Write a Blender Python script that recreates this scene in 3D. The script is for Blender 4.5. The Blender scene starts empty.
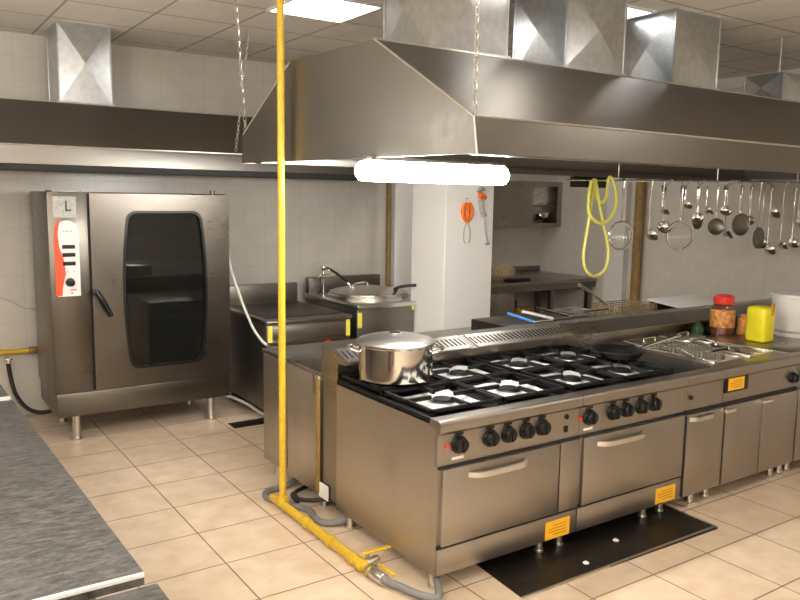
import bpy, bmesh, math, random
from mathutils import Vector, Matrix
random.seed(7)
PI = math.pi
S = bpy.context.scene
C = S.collection

# ------------------------------------------------------------------ materials
def _new(name):
    m = bpy.data.materials.new(name); m.use_nodes = True
    nt = m.node_tree
    return m, nt, nt.nodes['Principled BSDF']
def plain(name, col, rough=.5, metal=0., spec=.5, bump=0., bscale=40., var=0., emit=None, estr=0., coat=0., trans=0.):
    m, nt, p = _new(name)
    p.inputs['Base Color'].default_value = (*col, 1)
    p.inputs['Roughness'].default_value = rough
    p.inputs['Metallic'].default_value = metal
    p.inputs['Specular IOR Level'].default_value = spec
    if coat: p.inputs['Coat Weight'].default_value = coat
    if trans: p.inputs['Transmission Weight'].default_value = trans
    if emit:
        p.inputs['Emission Color'].default_value = (*emit, 1); p.inputs['Emission Strength'].default_value = estr
    if var or bump:
        tc = nt.nodes.new('ShaderNodeTexCoord'); n = nt.nodes.new('ShaderNodeTexNoise')
        n.inputs['Scale'].default_value = bscale; n.inputs['Detail'].default_value = 4
        nt.links.new(tc.outputs['Object'], n.inputs['Vector'])
        if var:
            r = nt.nodes.new('ShaderNodeValToRGB')
            r.color_ramp.elements[0].position = .3; r.color_ramp.elements[1].position = .7
            r.color_ramp.elements[0].color = (*[c*(1-var) for c in col], 1)
            r.color_ramp.elements[1].color = (*[min(1, c*(1+var)) for c in col], 1)
            nt.links.new(n.outputs['Fac'], r.inputs['Fac']); nt.links.new(r.outputs['Color'], p.inputs['Base Color'])
        if bump:
            b = nt.nodes.new('ShaderNodeBump'); b.inputs['Strength'].default_value = bump; b.inputs['Distance'].default_value = .01
            nt.links.new(n.outputs['Fac'], b.inputs['Height']); nt.links.new(b.outputs['Normal'], p.inputs['Normal'])
    return m
def steel(name, col=(.56, .53, .49), r0=.22, r1=.42, stretch=(1, 1, 14), dirt=.25, dirtcol=(.30, .22, .13), bump=.04, wave=.0):
    """brushed stainless: fine stretched grain, big soft smears, a little grime"""
    m, nt, p = _new(name)
    L = nt.links.new; N = nt.nodes.new
    p.inputs['Metallic'].default_value = 1
    tc = N('ShaderNodeTexCoord'); mp = N('ShaderNodeMapping'); mp.inputs['Scale'].default_value = stretch
    L(tc.outputs['Object'], mp.inputs['Vector'])
    n1 = N('ShaderNodeTexNoise'); n1.inputs['Scale'].default_value = 18; n1.inputs['Detail'].default_value = 5
    L(mp.outputs['Vector'], n1.inputs['Vector'])
    n2 = N('ShaderNodeTexNoise'); n2.inputs['Scale'].default_value = 2.4; n2.inputs['Detail'].default_value = 3; n2.inputs['Roughness'].default_value = .5
    L(tc.outputs['Object'], n2.inputs['Vector'])
    mr = N('ShaderNodeMapRange'); mr.inputs['From Min'].default_value = .3; mr.inputs['From Max'].default_value = .7
    mr.inputs['To Min'].default_value = r0; mr.inputs['To Max'].default_value = r1
    ad = N('ShaderNodeMath'); ad.operation = 'ADD'; ml = N('ShaderNodeMath'); ml.operation = 'MULTIPLY'; ml.inputs[1].default_value = .5
    L(n1.outputs['Fac'], ad.inputs[0]); L(n2.outputs['Fac'], ad.inputs[1]); L(ad.outputs[0], ml.inputs[0]); L(ml.outputs[0], mr.inputs['Value'])
    L(mr.outputs['Result'], p.inputs['Roughness'])
    rp = N('ShaderNodeValToRGB'); rp.color_ramp.elements[0].position = .52; rp.color_ramp.elements[1].position = .82
    rp.color_ramp.elements[0].color = (*col, 1)
    rp.color_ramp.elements[1].color = (*[c*(1-dirt)+d*dirt for c, d in zip(col, dirtcol)], 1)
    L(n2.outputs['Fac'], rp.inputs['Fac'])
    mx = N('ShaderNodeMixRGB'); mx.blend_type = 'MULTIPLY'; mx.inputs['Fac'].default_value = .25
    L(rp.outputs['Color'], mx.inputs['Color1']); L(n1.outputs['Color'], mx.inputs['Color2'])
    L(rp.outputs['Color'], p.inputs['Base Color'])
    b = N('ShaderNodeBump'); b.inputs['Strength'].default_value = bump; b.inputs['Distance'].default_value = .004
    L(n1.outputs['Fac'], b.inputs['Height'])
    if wave:
        n3 = N('ShaderNodeTexNoise'); n3.inputs['Scale'].default_value = 1.6; L(tc.outputs['Object'], n3.inputs['Vector'])
        b2 = N('ShaderNodeBump'); b2.inputs['Strength'].default_value = wave; b2.inputs['Distance'].default_value = .08
        L(n3.outputs['Fac'], b2.inputs['Height']); L(b2.outputs['Normal'], b.inputs['Normal'])
    L(b.outputs['Normal'], p.inputs['Normal'])
    return m
def tiles(name, c1, c2, grout, w, h, mortar, loc=(0, 0), axes='xy', rough=.35, mottled=0., bump=.3, spec=.5):
    """square tiles laid on a grid given in world metres"""
    m, nt, p = _new(name)
    L = nt.links.new; N = nt.nodes.new
    g = N('ShaderNodeNewGeometry'); sx = N('ShaderNodeSeparateXYZ'); cb = N('ShaderNodeCombineXYZ')
    L(g.outputs['Position'], sx.inputs[0])
    for i, a in enumerate(axes):
        s = N('ShaderNodeMath'); s.operation = 'SUBTRACT'; s.inputs[1].default_value = loc[i]
        L(sx.outputs[a.upper()], s.inputs[0]); L(s.outputs[0], cb.inputs[i])
    br = N('ShaderNodeTexBrick'); br.offset = 0; br.squash = 1
    br.inputs['Scale'].default_value = 1; br.inputs['Brick Width'].default_value = w; br.inputs['Row Height'].default_value = h
    br.inputs['Mortar Size'].default_value = mortar; br.inputs['Mortar Smooth'].default_value = .2
    br.inputs['Color1'].default_value = (*c1, 1); br.inputs['Color2'].default_value = (*c2, 1); br.inputs['Mortar'].default_value = (*grout, 1)
    L(cb.outputs[0], br.inputs['Vector'])
    out = br.outputs['Color']
    if mottled:
        n = N('ShaderNodeTexNoise'); n.inputs['Scale'].default_value = 7; n.inputs['Detail'].default_value = 6; L(g.outputs['Position'], n.inputs['Vector'])
        rp = N('ShaderNodeValToRGB'); rp.color_ramp.elements[0].position = .3; rp.color_ramp.elements[1].position = .7
        rp.color_ramp.elements[0].color = (1-mottled, 1-mottled*1.25, 1-mottled*1.7, 1); rp.color_ramp.elements[1].color = (1, 1, 1, 1)
        L(n.outputs['Fac'], rp.inputs['Fac'])
        mx = N('ShaderNodeMixRGB'); mx.blend_type = 'MULTIPLY'; mx.inputs['Fac'].default_value = 1
        L(out, mx.inputs['Color1']); L(rp.outputs['Color'], mx.inputs['Color2']); out = mx.outputs['Color']
    L(out, p.inputs['Base Color'])
    p.inputs['Roughness'].default_value = rough; p.inputs['Specular IOR Level'].default_value = spec
    b = N('ShaderNodeBump'); b.invert = True; b.inputs['Strength'].default_value = bump; b.inputs['Distance'].default_value = .003
    L(br.outputs['Fac'], b.inputs['Height']); L(b.outputs['Normal'], p.inputs['Normal'])
    return m
def slate(name):
    m, nt, p = _new(name); L = nt.links.new; N = nt.nodes.new
    tc = N('ShaderNodeTexCoord'); mp = N('ShaderNodeMapping'); mp.inputs['Scale'].default_value = (1.2, 3.5, 1); mp.inputs['Rotation'].default_value = (0, 0, .5)
    L(tc.outputs['Object'], mp.inputs['Vector'])
    n = N('ShaderNodeTexNoise'); n.inputs['Scale'].default_value = 17; n.inputs['Detail'].default_value = 9; n.inputs['Roughness'].default_value = .72
    L(mp.outputs['Vector'], n.inputs['Vector'])
    rp = N('ShaderNodeValToRGB'); e = rp.color_ramp.elements
    e[0].position = .36; e[0].color = (.03, .03, .029, 1); e[1].position = .72; e[1].color = (.17, .165, .157, 1)
    L(n.outputs['Fac'], rp.inputs['Fac']); L(rp.outputs['Color'], p.inputs['Base Color'])
    p.inputs['Roughness'].default_value = .55
    return m
M = {}
M['steel'] = steel('stainless_steel', (.34, .315, .285))
M['steel_oven'] = steel('oven_steel_dark_reflection', (.155, .139, .12), .24, .40, (1, 1, 12), dirt=.1)  # same stainless, its dark reflections put into the base colour
M['steel_side'] = steel('stained_stainless_side', (.50, .455, .395), .30, .50, (1, 1, 1.5), dirt=.55)
M['steel_front'] = steel('stainless_front', (.41, .38, .34), .28, .45, (14, 1, 1), dirt=.15)
M['steel_dull'] = steel('dull_stainless', (.24, .225, .205), .32, .5, (1, 1, 10), dirt=.35)
M['hood'] = steel('hood_stainless', (.215, .20, .18), .31, .40, (5, 1, 1), dirt=.2, wave=.05)
M['chrome'] = plain('polished_steel', (.78, .76, .73), .13, 1)
M['satin'] = plain('satin_steel', (.68, .66, .62), .3, 1, bump=.05, bscale=60)
M['galv'] = plain('galvanised_sheet', (.56, .59, .62), .30, 1, var=.10, bscale=22, bump=.03)
M['foil'] = plain('crumpled_foil_whitened', (.93, .93, .91), .38, .75, bump=.35, bscale=30)  # whiter and less metallic, carrying pale wall reflections in its colour
M['iron'] = plain('black_cast_iron', (.005, .005, .0055), .5, 0, spec=.28, bump=.2, bscale=90)
M['black'] = plain('black_plastic', (.006, .006, .0065), .32, spec=.4)
M['blackr'] = plain('black_rubber', (.018, .018, .018), .6)
M['gap'] = plain('dark_seam', (.012, .011, .010), .7)
M['yellowpaint'] = plain('yellow_gas_pipe_paint', (.66, .43, .03), .38, bump=.1, bscale=30, var=.12)
M['yellowhose'] = plain('yellow_rubber_hose', (.80, .76, .16), .45)
M['ochre'] = plain('old_ochre_pipe_paint', (.30, .19, .06), .5, var=.25, bscale=14)
M['orange'] = plain('orange_plastic', (.95, .20, .02), .4)
M['red'] = plain('red_plastic', (.78, .04, .03), .4)
M['redpaint'] = plain('red_print', (.82, .09, .03), .4)
M['green'] = plain('green_plastic', (.02, .07, .03), .4)
M['blue'] = plain('blue_plastic', (.08, .30, .75), .35)
M['white'] = plain('white_plastic', (.83, .83, .82), .38)
M['boardwhite'] = plain('white_cutting_board', (.95, .95, .94), .35)
M['paper'] = plain('white_label', (.84, .83, .80), .6)
M['greylabel'] = plain('grey_rating_label', (.42, .44, .42), .5, var=.2, bscale=60)
M['sticker'] = plain('amber_sticker', (.93, .50, .02), .5)
M['stickerink'] = plain('sticker_ink', (.55, .22, .01), .6)
M['hazard'] = plain('yellow_reflective_tape', (.85, .80, .10), .4)
M['plaster'] = plain('white_painted_plaster', (.92, .905, .885), .6, bump=.08, bscale=14)
M['wallpaint'] = plain('white_wall_paint', (.76, .74, .70), .6)
M['cable'] = plain('white_cable', (.66, .65, .61), .5)
M['greyhose'] = plain('grey_braided_hose', (.30, .30, .30), .4, .6, bump=.8, bscale=220)
M['slate'] = slate('grey_worn_worktop')
M['edge'] = plain('lit_worktop_edge', (.80, .79, .77), .35, .2)  # pale colour stands for light caught by the table's end edge
M['yellowbox'] = plain('yellow_plastic_tub', (.88, .78, .02), .4, var=.1, bscale=6)
M['label'] = plain('orange_brown_label', (.70, .28, .08), .5, var=.6, bscale=30)
M['glassjar'] = plain('dark_sauce_in_glass', (.16, .05, .03), .12, coat=.5)
M['bread'] = plain('wicker_brown', (.33, .24, .14), .7, var=.4, bscale=50, bump=.6)
M['brown'] = plain('amber_plastic', (.55, .26, .04), .4, var=.4, bscale=20)
M['char'] = plain('charred_steel', (.05, .045, .04), .38, .7, bump=.15, bscale=25)
M['oil'] = plain('dark_frying_oil', (.035, .022, .010), .08, coat=.4)
M['cavity'] = plain('oven_cavity', (.16, .15, .14), .35, .8)
M['tube'] = plain('lit_tube_diffuser', (1, 1, 1), .4, emit=(1.0, .97, .92), estr=95)
M['panel'] = plain('lit_ceiling_diffuser', (1, 1, 1), .5, emit=(1.0, .94, .86), estr=15)
M['drain'] = steel('dark_wet_steel', (.085, .075, .065), .38, .6, (1, 1, 1), dirt=.5, dirtcol=(.02, .02, .02))
M['panel_soft'] = plain('softly_lit_diffuser', (1, 1, 1), .5, emit=(1.0, .94, .86), estr=4.5)
M['floor'] = tiles('beige_floor_tile', (.74, .60, .46), (.70, .565, .43), (.22, .15, .095), .45, .427, .0045, (1.40, 4.07-.427*20), 'xy', .34, .16, .4)
M['wall_y'] = tiles('white_wall_tile', (.66, .625, .57), (.64, .605, .55), (.56, .53, .48), .2, .2, .0025, (0, 0), 'xz', .28, .06, .15)
M['wall_x'] = tiles('white_wall_tile_side', (.66, .625, .57), (.64, .605, .55), (.56, .53, .48), .2, .2, .0025, (0, 0), 'yz', .28, .06, .15)
M['ceil'] = tiles('ceiling_tile', (.91, .875, .81), (.89, .855, .79), (.50, .46, .39), .6, .6, .010, (1.15-6, 5.15-12), 'xy', .9, .05, .2, .1)
g = bpy.data.materials.new('tinted_oven_glass'); g.use_nodes = True; gp = g.node_tree.nodes['Principled BSDF']
gp.inputs['Base Color'].default_value = (.05, .055, .048, 1); gp.inputs['Roughness'].default_value = .03; gp.inputs['Transmission Weight'].default_value = .85; gp.inputs['IOR'].default_value = 1.45
M['glass'] = g

# ------------------------------------------------------------------ mesh kit
class MB:
    def __init__(s): s.b = bmesh.new()
    def _merge(s, t, mat=None):
        if mat is not None: bmesh.ops.transform(t, matrix=mat, verts=t.verts)
        me = bpy.data.meshes.new('t'); t.to_mesh(me); t.free(); s.b.from_mesh(me); bpy.data.meshes.remove(me)
        return s
    def box(s, x0, x1, y0, y1, z0, z1, bev=.0, seg=2, mat=None):
        t = bmesh.new(); bmesh.ops.create_cube(t, size=1)
        for v in t.verts: v.co = Vector((x0+(v.co.x+.5)*(x1-x0), y0+(v.co.y+.5)*(y1-y0), z0+(v.co.z+.5)*(z1-z0)))
        if bev: bmesh.ops.bevel(t, geom=t.edges[:], offset=bev, segments=seg, profile=.5, affect='EDGES')
        return s._merge(t, mat)
    def prism(s, pts, a, b, axis='x', bev=0):
        """polygon in the plane across axis, extruded a..b. x:(y,z) y:(x,z) z:(x,y)"""
        t = bmesh.new()
        def P(p, k): return {'x': (k, p[0], p[1]), 'y': (p[0], k, p[1]), 'z': (p[0], p[1], k)}[axis]
        va = [t.verts.new(P(p, a)) for p in pts]; vb = [t.verts.new(P(p, b)) for p in pts]
        t.faces.new(va); t.faces.new(vb[::-1]); n = len(pts)
        for i in range(n): t.faces.new((va[i], vb[i], vb[(i+1) % n], va[(i+1) % n]))
        bmesh.ops.recalc_face_normals(t, faces=t.faces)
        if bev: bmesh.ops.bevel(t, geom=t.edges[:], offset=bev, segments=2, profile=.5, affect='EDGES')
        return s._merge(t)
    def cyl(s, p0, p1, r, r2=None, n=20, bev=0):
        p0, p1 = Vector(p0), Vector(p1); d = p1-p0; L = d.length
        t = bmesh.new(); bmesh.ops.create_cone(t, cap_ends=True, segments=n, radius1=r, radius2=r if r2 is None else r2, depth=L)
        if bev:
            ed = [e for e in t.edges if abs(e.verts[0].co.z-e.verts[1].co.z) < 1e-6]
            bmesh.ops.bevel(t, geom=ed, offset=bev, segments=2, profile=.5, affect='EDGES')
        q = Vector((0, 0, 1)).rotation_difference(d.normalized()).to_matrix().to_4x4()
        return s._merge(t, Matrix.Translation((p0+p1)/2) @ q)
    def tube(s, pts, r, n=10, smooth=6, closed=False):
        P = [Vector(p) for p in pts]
        if smooth and len(P) > 2:
            Q = []; m = len(P)
            rng = range(m if closed else m-1)
            for i in rng:
                g = (lambda k: P[k % m]) if closed else (lambda k: P[max(0, min(m-1, k))])
                a, b, c, d = g(i-1), g(i), g(i+1), g(i+2)
                for j in range(smooth):
                    u = j/smooth
                    Q.append(.5*((2*b)+(-a+c)*u+(2*a-5*b+4*c-d)*u*u+(-a+3*b-3*c+d)*u**3))
            if not closed: Q.append(P[-1])
            P = Q
        t = bmesh.new(); rings = []; m = len(P); up = None
        for i, p in enumerate(P):
            if closed: d = (P[(i+1) % m]-P[i-1]).normalized()
            else: d = (P[min(m-1, i+1)]-P[max(0, i-1)]).normalized()
            if up is None:
                up = Vector((0, 0, 1)) if abs(d.z) < .9 else Vector((1, 0, 0))
            a = d.cross(up)
            if a.length < 1e-5: a = d.orthogonal()
            a.normalize(); b = a.cross(d).normalized(); up = b
            rings.append([t.verts.new(p+a*(r*math.cos(2*PI*k/n))+b*(r*math.sin(2*PI*k/n))) for k in range(n)])
        for i in range(m if closed else m-1):
            A, B = rings[i], rings[(i+1) % m]
            for k in range(n): t.faces.new((A[k], A[(k+1) % n], B[(k+1) % n], B[k]))
        if not closed: t.faces.new(rings[0][::-1]); t.faces.new(rings[-1])
        bmesh.ops.recalc_face_normals(t, faces=t.faces)
        return s._merge(t)
    def lathe(s, prof, c=(0, 0, 0), n=32, mat=None):
        """prof: (r,z) list turned about z through c"""
        t = bmesh.new(); rings = []
        for r, z in prof:
            if r < 1e-6: rings.append([t.verts.new((0, 0, z))])
            else: rings.append([t.verts.new((r*math.cos(2*PI*k/n), r*math.sin(2*PI*k/n), z)) for k in range(n)])
        for A, B in zip(rings, rings[1:]):
            for k in range(n):
                if len(A) == 1 and len(B) == 1: continue
                if len(A) == 1: t.faces.new((A[0], B[(k+1) % n], B[k]))
                elif len(B) == 1: t.faces.new((A[k], A[(k+1) % n], B[0]))
                else: t.faces.new((A[k], A[(k+1) % n], B[(k+1) % n], B[k]))
        bmesh.ops.recalc_face_normals(t, faces=t.faces)
        return s._merge(t, Matrix.Translation(c) @ (mat if mat is not None else Matrix.Identity(4)))
    def plate(s, outer, holes, y0, y1, axis='y'):
        """a plate with holes through it, thickness y0..y1; loops are (x,z)"""
        t = bmesh.new(); loops = []
        for L in [outer]+holes:
            vs = [t.verts.new((p[0], y0, p[1])) for p in L]
            for i in range(len(vs)): t.edges.new((vs[i], vs[(i+1) % len(vs)]))
            loops.append(vs)
        bmesh.ops.triangle_fill(t, use_beauty=True, edges=t.edges[:])
        r = bmesh.ops.extrude_face_region(t, geom=t.faces[:])
        for v in [g for g in r['geom'] if isinstance(g, bmesh.types.BMVert)]: v.co.y = y1
        bmesh.ops.recalc_face_normals(t, faces=t.faces)
        return s._merge(t)
    def build(s, name, mat, parent=None, org=None, smooth=True, mods=None):
        if parent is not None: org = Vector(parent['org_'])
        elif org is None: org = Vector((0, 0, 0))
        org = Vector(org)
        if org.length: bmesh.ops.translate(s.b, verts=s.b.verts, vec=-org)
        me = bpy.data.meshes.new(name); s.b.to_mesh(me); s.b.free(); s.b = None
        me.materials.append(M[mat])
        if smooth:
            for p in me.polygons: p.use_smooth = True
            try: me.set_sharp_from_angle(angle=math.radians(35))
            except Exception: pass
        o = bpy.data.objects.new(name, me); C.objects.link(o)
        if parent is not None: o.parent = parent
        else: o.location = org
        o['org_'] = tuple(org)
        return o
def tag(o, label, cat, group=None, kind=None):
    o['label'] = label; o['category'] = cat
    if group: o['group'] = group
    if kind: o['kind'] = kind
    return o
def thing(name, label, cat, loc, group=None):
    o = bpy.data.objects.new(name, None); C.objects.link(o); o.location = loc; o['org_'] = tuple(loc)
    o.empty_display_size = .1
    return tag(o, label, cat, group)
def struct(name, mb, mat):
    o = mb.build(name, mat, smooth=False); o['kind'] = 'structure'; return o
def box(x0, x1, y0, y1, z0, z1, bev=0, **k): return MB().box(x0, x1, y0, y1, z0, z1, bev, **k)
def copy_tree(o, parent=None):
    c = o.copy(); C.objects.link(c); c.parent = parent
    for ch in o.children: copy_tree(ch, c)
    return c

# ------------------------------------------------------------------ room
XL, XR, YF, YB, YB2, H = -1.3, 7.45, -1.6, 7.15, 7.62, 3.18
struct('floor', box(XL-.1, XR+.1, YF-.1, YB2+.1, -.1, 0), 'floor')
struct('ceiling', box(XL-.1, XR+.1, YF-.1, YB2+.1, H, H+.1), 'ceil')
struct('wall_back', box(XL, 5.3, YB, YB+.1, 0, H), 'wall_y')
struct('wall_recess', box(5.3, XR+.1, YB2, YB2+.1, 0, H), 'wall_y')
struct('wall_jog', box(5.2, 5.3, YB+.1, YB2+.1, 0, H), 'wall_x')
struct('wall_right', box(XR, XR+.1, YF, YB2, 0, H), 'wall_x')
struct('wall_left', box(XL-.1, XL, YF, YB+.1, 0, H), 'wall_x')
struct('wall_front', box(XL-.1, XR+.1, YF-.1, YF, 0, H), 'wallpaint')
struct('wall_pillar', box(4.20, 4.76, 5.50, 6.02, 0, H, .008), 'plaster')
struct('trim_1', box(4.70, 5.16, 7.06, YB, 0, H, .004), 'plaster')              # painted pilaster by the brown pipe
struct('trim_2', box(7.36, XR, 6.13, 6.42, 0, H, .004), 'wallpaint')             # grey painted strip on the side wall
struct('trim_3', box(XR-.05, XR, YF, 6.1, 3.07, H), 'wallpaint')
struct('baseboard_back', box(XL, 5.2, YB-.012, YB, 0, .09, .003), 'wall_y')

# ------------------------------------------------------------------ ceiling lights
def ceil_light(x, y, label, w=.6, h=.6, mat='panel'):
    t = thing('ceiling_light', label, 'ceiling light', (x+w/2, y+h/2, H), 'square ceiling light panels')
    m = MB(); f = .022
    for a in ((x, x+w, y, y+f), (x, x+w, y+h-f, y+h), (x, x+f, y+f, y+h-f), (x+w-f, x+w, y+f, y+h-f)): m.box(*a, H-.014, H-.001)
    m.build('frame', 'white', t)
    box(x+f, x+w-f, y+f, y+h-f, H-.010, H-.001).build('diffuser', mat, t)
    return t
ceil_light(2.33, 4.56, 'square lit ceiling panel to the right of the yellow gas pipe, above the hood corner')
ceil_light(4.05, 3.55, 'narrow lit ceiling panel between the second and third ducts on the island hood', .42, .28, 'panel_soft')
ceil_light(3.04, 3.0, 'added lit ceiling panel between the first and second ducts on the island hood', .42, .5, 'panel_soft')  # added panel, placed for the highlight on the hood slope
ceil_light(-.05, 2.15, 'unseen lit ceiling panel over the dark worktops near the camera')  # from here on: unseen panels standing in for the room's other lighting
ceil_light(2.35, .95, 'unseen lit ceiling panel in front of the island hood, nearest the left')
ceil_light(4.75, .95, 'unseen lit ceiling panel in front of the island hood, nearest the right')
ceil_light(5.35, 5.75, 'unseen lit ceiling panel over the recess behind the white pillar')

# ------------------------------------------------------------------ island hood
t = thing('island_hood', 'large stainless steel extractor hood hanging above the cooking island', 'extractor hood', (4.7, 3.7, 2.1))
xe = 7.36
L0 = [(2.23, 2.70, 2.10), (2.226, 2.725, 2.265), (2.123, 3.403, 2.687), (2.012, 4.125, 2.66), (1.934, 4.634, 2.275), (1.93, 4.65, 2.10)]
R0 = [(xe, 2.70, 2.10), (xe, 2.725, 2.255), (xe, 3.403, 2.687), (xe, 4.125, 2.66), (xe, 4.634, 2.31), (xe, 4.65, 2.14)]
def shell(L0, R0, name, mat, parent, th=.012):
    m = MB(); b = m.b
    va = [b.verts.new(p) for p in L0]; vb = [b.verts.new(p) for p in R0]; n = len(va)
    b.faces.new(va)
    b.faces.new(vb[::-1])
    for i in range(n-1): b.faces.new((va[i], vb[i], vb[i+1], va[i+1]))
    bmesh.ops.recalc_face_normals(b, faces=b.faces)
    o = m.build(name, mat, parent, smooth=False)
    s = o.modifiers.new('sheet', 'SOLIDIFY'); s.thickness = th; s.offset = -1
    return o
sh = shell(L0, R0, 'canopy', 'hood', t)
# rolled edges along the creases and the rims
m = MB()
m.tube([L0[1], R0[1]], .006, 8, 0); m.tube([L0[2], R0[2]], .006, 8, 0); m.tube([L0[1], L0[2]], .006, 8, 0); m.tube([L0[0], L0[1]], .005, 8, 0); m.tube([L0[3], L0[4]], .005, 8, 0)
m.build('seam', 'satin', t)
m = MB()   # grease gutter round the inside of the rim
m.box(2.26, xe-.02, 2.712, 2.80, 2.098, 2.135); m.box(2.02, xe-.02, 4.55, 4.638, 2.10, 2.14)
m.build('gutter', 'steel_dull', t)
m = MB()
for k in range(11):
    x0 = 2.36+k*.455
    for j in range(9): m.box(x0+.02+j*.047, x0+.046+j*.047, 3.12, 4.2, 2.36, 2.375)
    m.box(x0, x0+.44, 3.10, 3.13, 2.35, 2.385); m.box(x0, x0+.44, 4.19, 4.22, 2.35, 2.385)
m.box(2.3, 7.3, 3.02, 4.3, 2.385, 2.40)
m.build('baffle_filter', 'steel_dull', t)

def duct(x0, x1, y0, y1, z0, z1, label, mat='galv', name='exhaust_duct', peak=.022):
    m = MB(); b = m.b
    v = {}
    for i, x in enumerate((x0, x1)):
        for j, y in enumerate((y0, y1)):
            for k, z in enumerate((z0, z1)): v[i, j, k] = b.verts.new((x, y, z))
    def quad(a, bb, c, d, out):
        cc = b.verts.new((a.co+bb.co+c.co+d.co)/4+Vector(out)*peak)
        for p, q in ((a, bb), (bb, c), (c, d), (d, a)): b.faces.new((p, q, cc))
    quad(v[0, 0, 0], v[1, 0, 0], v[1, 0, 1], v[0, 0, 1], (0, -1, 0))
    quad(v[0, 1, 0], v[0, 0, 0], v[0, 0, 1], v[0, 1, 1], (-1, 0, 0))
    quad(v[1, 0, 0], v[1, 1, 0], v[1, 1, 1], v[1, 0, 1], (1, 0, 0))
    quad(v[1, 1, 0], v[0, 1, 0], v[0, 1, 1], v[1, 1, 1], (0, 1, 0))
    b.faces.new((v[0, 0, 0], v[1, 0, 0], v[1, 1, 0], v[0, 1, 0])); b.faces.new((v[0, 0, 1], v[1, 0, 1], v[1, 1, 1], v[0, 1, 1]))
    bmesh.ops.recalc_face_normals(b, faces=b.faces)
    t = thing(name, label, 'duct', ((x0+x1)/2, (y0+y1)/2, z0), 'galvanised exhaust ducts')
    m.build('duct_body', mat, t, smooth=False)
    m = MB()
    for (a, c) in ((x0, y0), (x1, y0), (x0, y1), (x1, y1)): m.box(a-.005, a+.005, c-.005, c+.005, z0, z1)
    m.box(x0-.018, x1+.018, y0-.018, y1+.018, z0, z0+.012)
    m.build('flange', mat, t, smooth=False)
    return t
duct(2.485, 3.02, 3.42, 3.88, 2.69, H, 'galvanised duct on the island hood with a bright front, nearest the ceiling light')
duct(3.49, 4.01, 3.42, 3.88, 2.69, H, 'galvanised duct on the island hood, second behind the hood chain')
duct(4.505, 5.0, 3.42, 3.86, 2.69, H, 'galvanised duct on the island hood with a bright white triangle on its left side')
duct(5.83, 6.34, 3.42, 3.74, 2.69, 2.90, 'low galvanised duct box on the right part of the island hood, short of the ceiling')
duct(1.215, 1.60, 6.46, 6.86, 2.585, H, 'galvanised duct above the wall hood at upper left')

# ------------------------------------------------------------------ wall hood
t = thing('wall_hood', 'long stainless steel extractor hood on the back wall above the oven', 'extractor hood', (2, 6.5, 2.1))
Lw = [(-.9, 5.98, 2.095), (-.9, 5.98, 2.225), (-.9, 6.45, 2.58), (-.9, 7.145, 2.58), (-.9, 7.145, 2.12)]
Rw = [(4.62, y, z) for _, y, z in Lw]
m = MB(); b = m.b
va = [b.verts.new(p) for p in Lw]; vb = [b.verts.new(p) for p in Rw]
b.faces.new(va); b.faces.new(vb[::-1])
for i in range(4): b.faces.new((va[i], vb[i], vb[i+1], va[i+1]))
bmesh.ops.recalc_face_normals(b, faces=b.faces)
o = m.build('canopy', 'hood', t, smooth=False); s = o.modifiers.new('sheet', 'SOLIDIFY'); s.thickness = .012; s.offset = -1
box(-.9, 4.62, 5.975, 6.06, 2.045, 2.093, .004).build('gutter', 'gap', t)
m = MB(); m.tube([Lw[1], Rw[1]], .006, 8, 0); m.tube([Lw[2], Rw[2]], .007, 8, 0)
m.build('rim', 'satin', t)
box(-.86, 4.58, 6.25, 7.1, 2.29, 2.31).build('baffle_filter', 'steel_dull', t)

# ------------------------------------------------------------------ chains
def chain(p0, p1, label, name='hanging_chain'):
    p0, p1 = Vector(p0), Vector(p1); d = p1-p0; n = int(d.length/.034)
    m = MB(); q = Vector((0, 0, 1)).rotation_difference(d.normalized()).to_matrix().to_4x4()
    for i in range(n):
        c = p0+d*((i+.5)/n); a = (PI/2)*(i % 2)
        pts = []
        for k in range(10):
            u = 2*PI*k/10
            v = Vector((.010*math.cos(u)*math.cos(a), .010*math.cos(u)*math.sin(a), .021*math.sin(u)))
            pts.append(c+(q @ v))
        m.tube(pts, .0032, 5, 0, True)
    o = m.build(name, 'satin', org=p0)
    return tag(o, label, 'chain', 'chains that carry the hoods')
chain((2.20, 2.688, 2.265), (2.20, 2.688, H), 'steel chain holding the front corner of the island hood, right of the lit ceiling panel')
chain((1.955, 4.64, 2.29), (1.90, 4.66, H), 'steel chain holding the back left corner of the island hood, left of the yellow pipe')
chain((2.44, 6.0, 2.25), (2.46, 5.75, H), 'steel chain to the wall hood, just left of the yellow pipe')
o = MB().cyl((5.95, 3.52, 2.91), (5.95, 3.52, H), .006, n=8).build('hanging_rod', 'satin', org=(5.95, 3.52, 2.91)); tag(o, 'thin steel rod from the ceiling to the low duct box at right', 'rod')

# ------------------------------------------------------------------ tube lamp under the island hood
t = thing('tube_lamp', 'glowing white fluorescent tube lamp under the front left of the island hood', 'lamp', (2.55, 3.42, 2.035))
prof = [(.0, -.50), (.035, -.497), (.05, -.48), (.052, -.455), (.052, .455), (.05, .48), (.035, .497), (0, .50)]
MB().lathe(prof, (2.545, 3.42, 2.032), 24, Matrix.Rotation(PI/2, 4, 'Y')).build('diffuser', 'tube', t)
m = MB(); m.box(2.10, 3.01, 3.38, 3.46, 2.086, 2.11, .004); m.box(2.25, 2.28, 3.40, 3.44, 2.10, 2.36); m.box(2.83, 2.86, 3.40, 3.44, 2.10, 2.36)
m.build('mounting', 'steel_dull', t)

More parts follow.
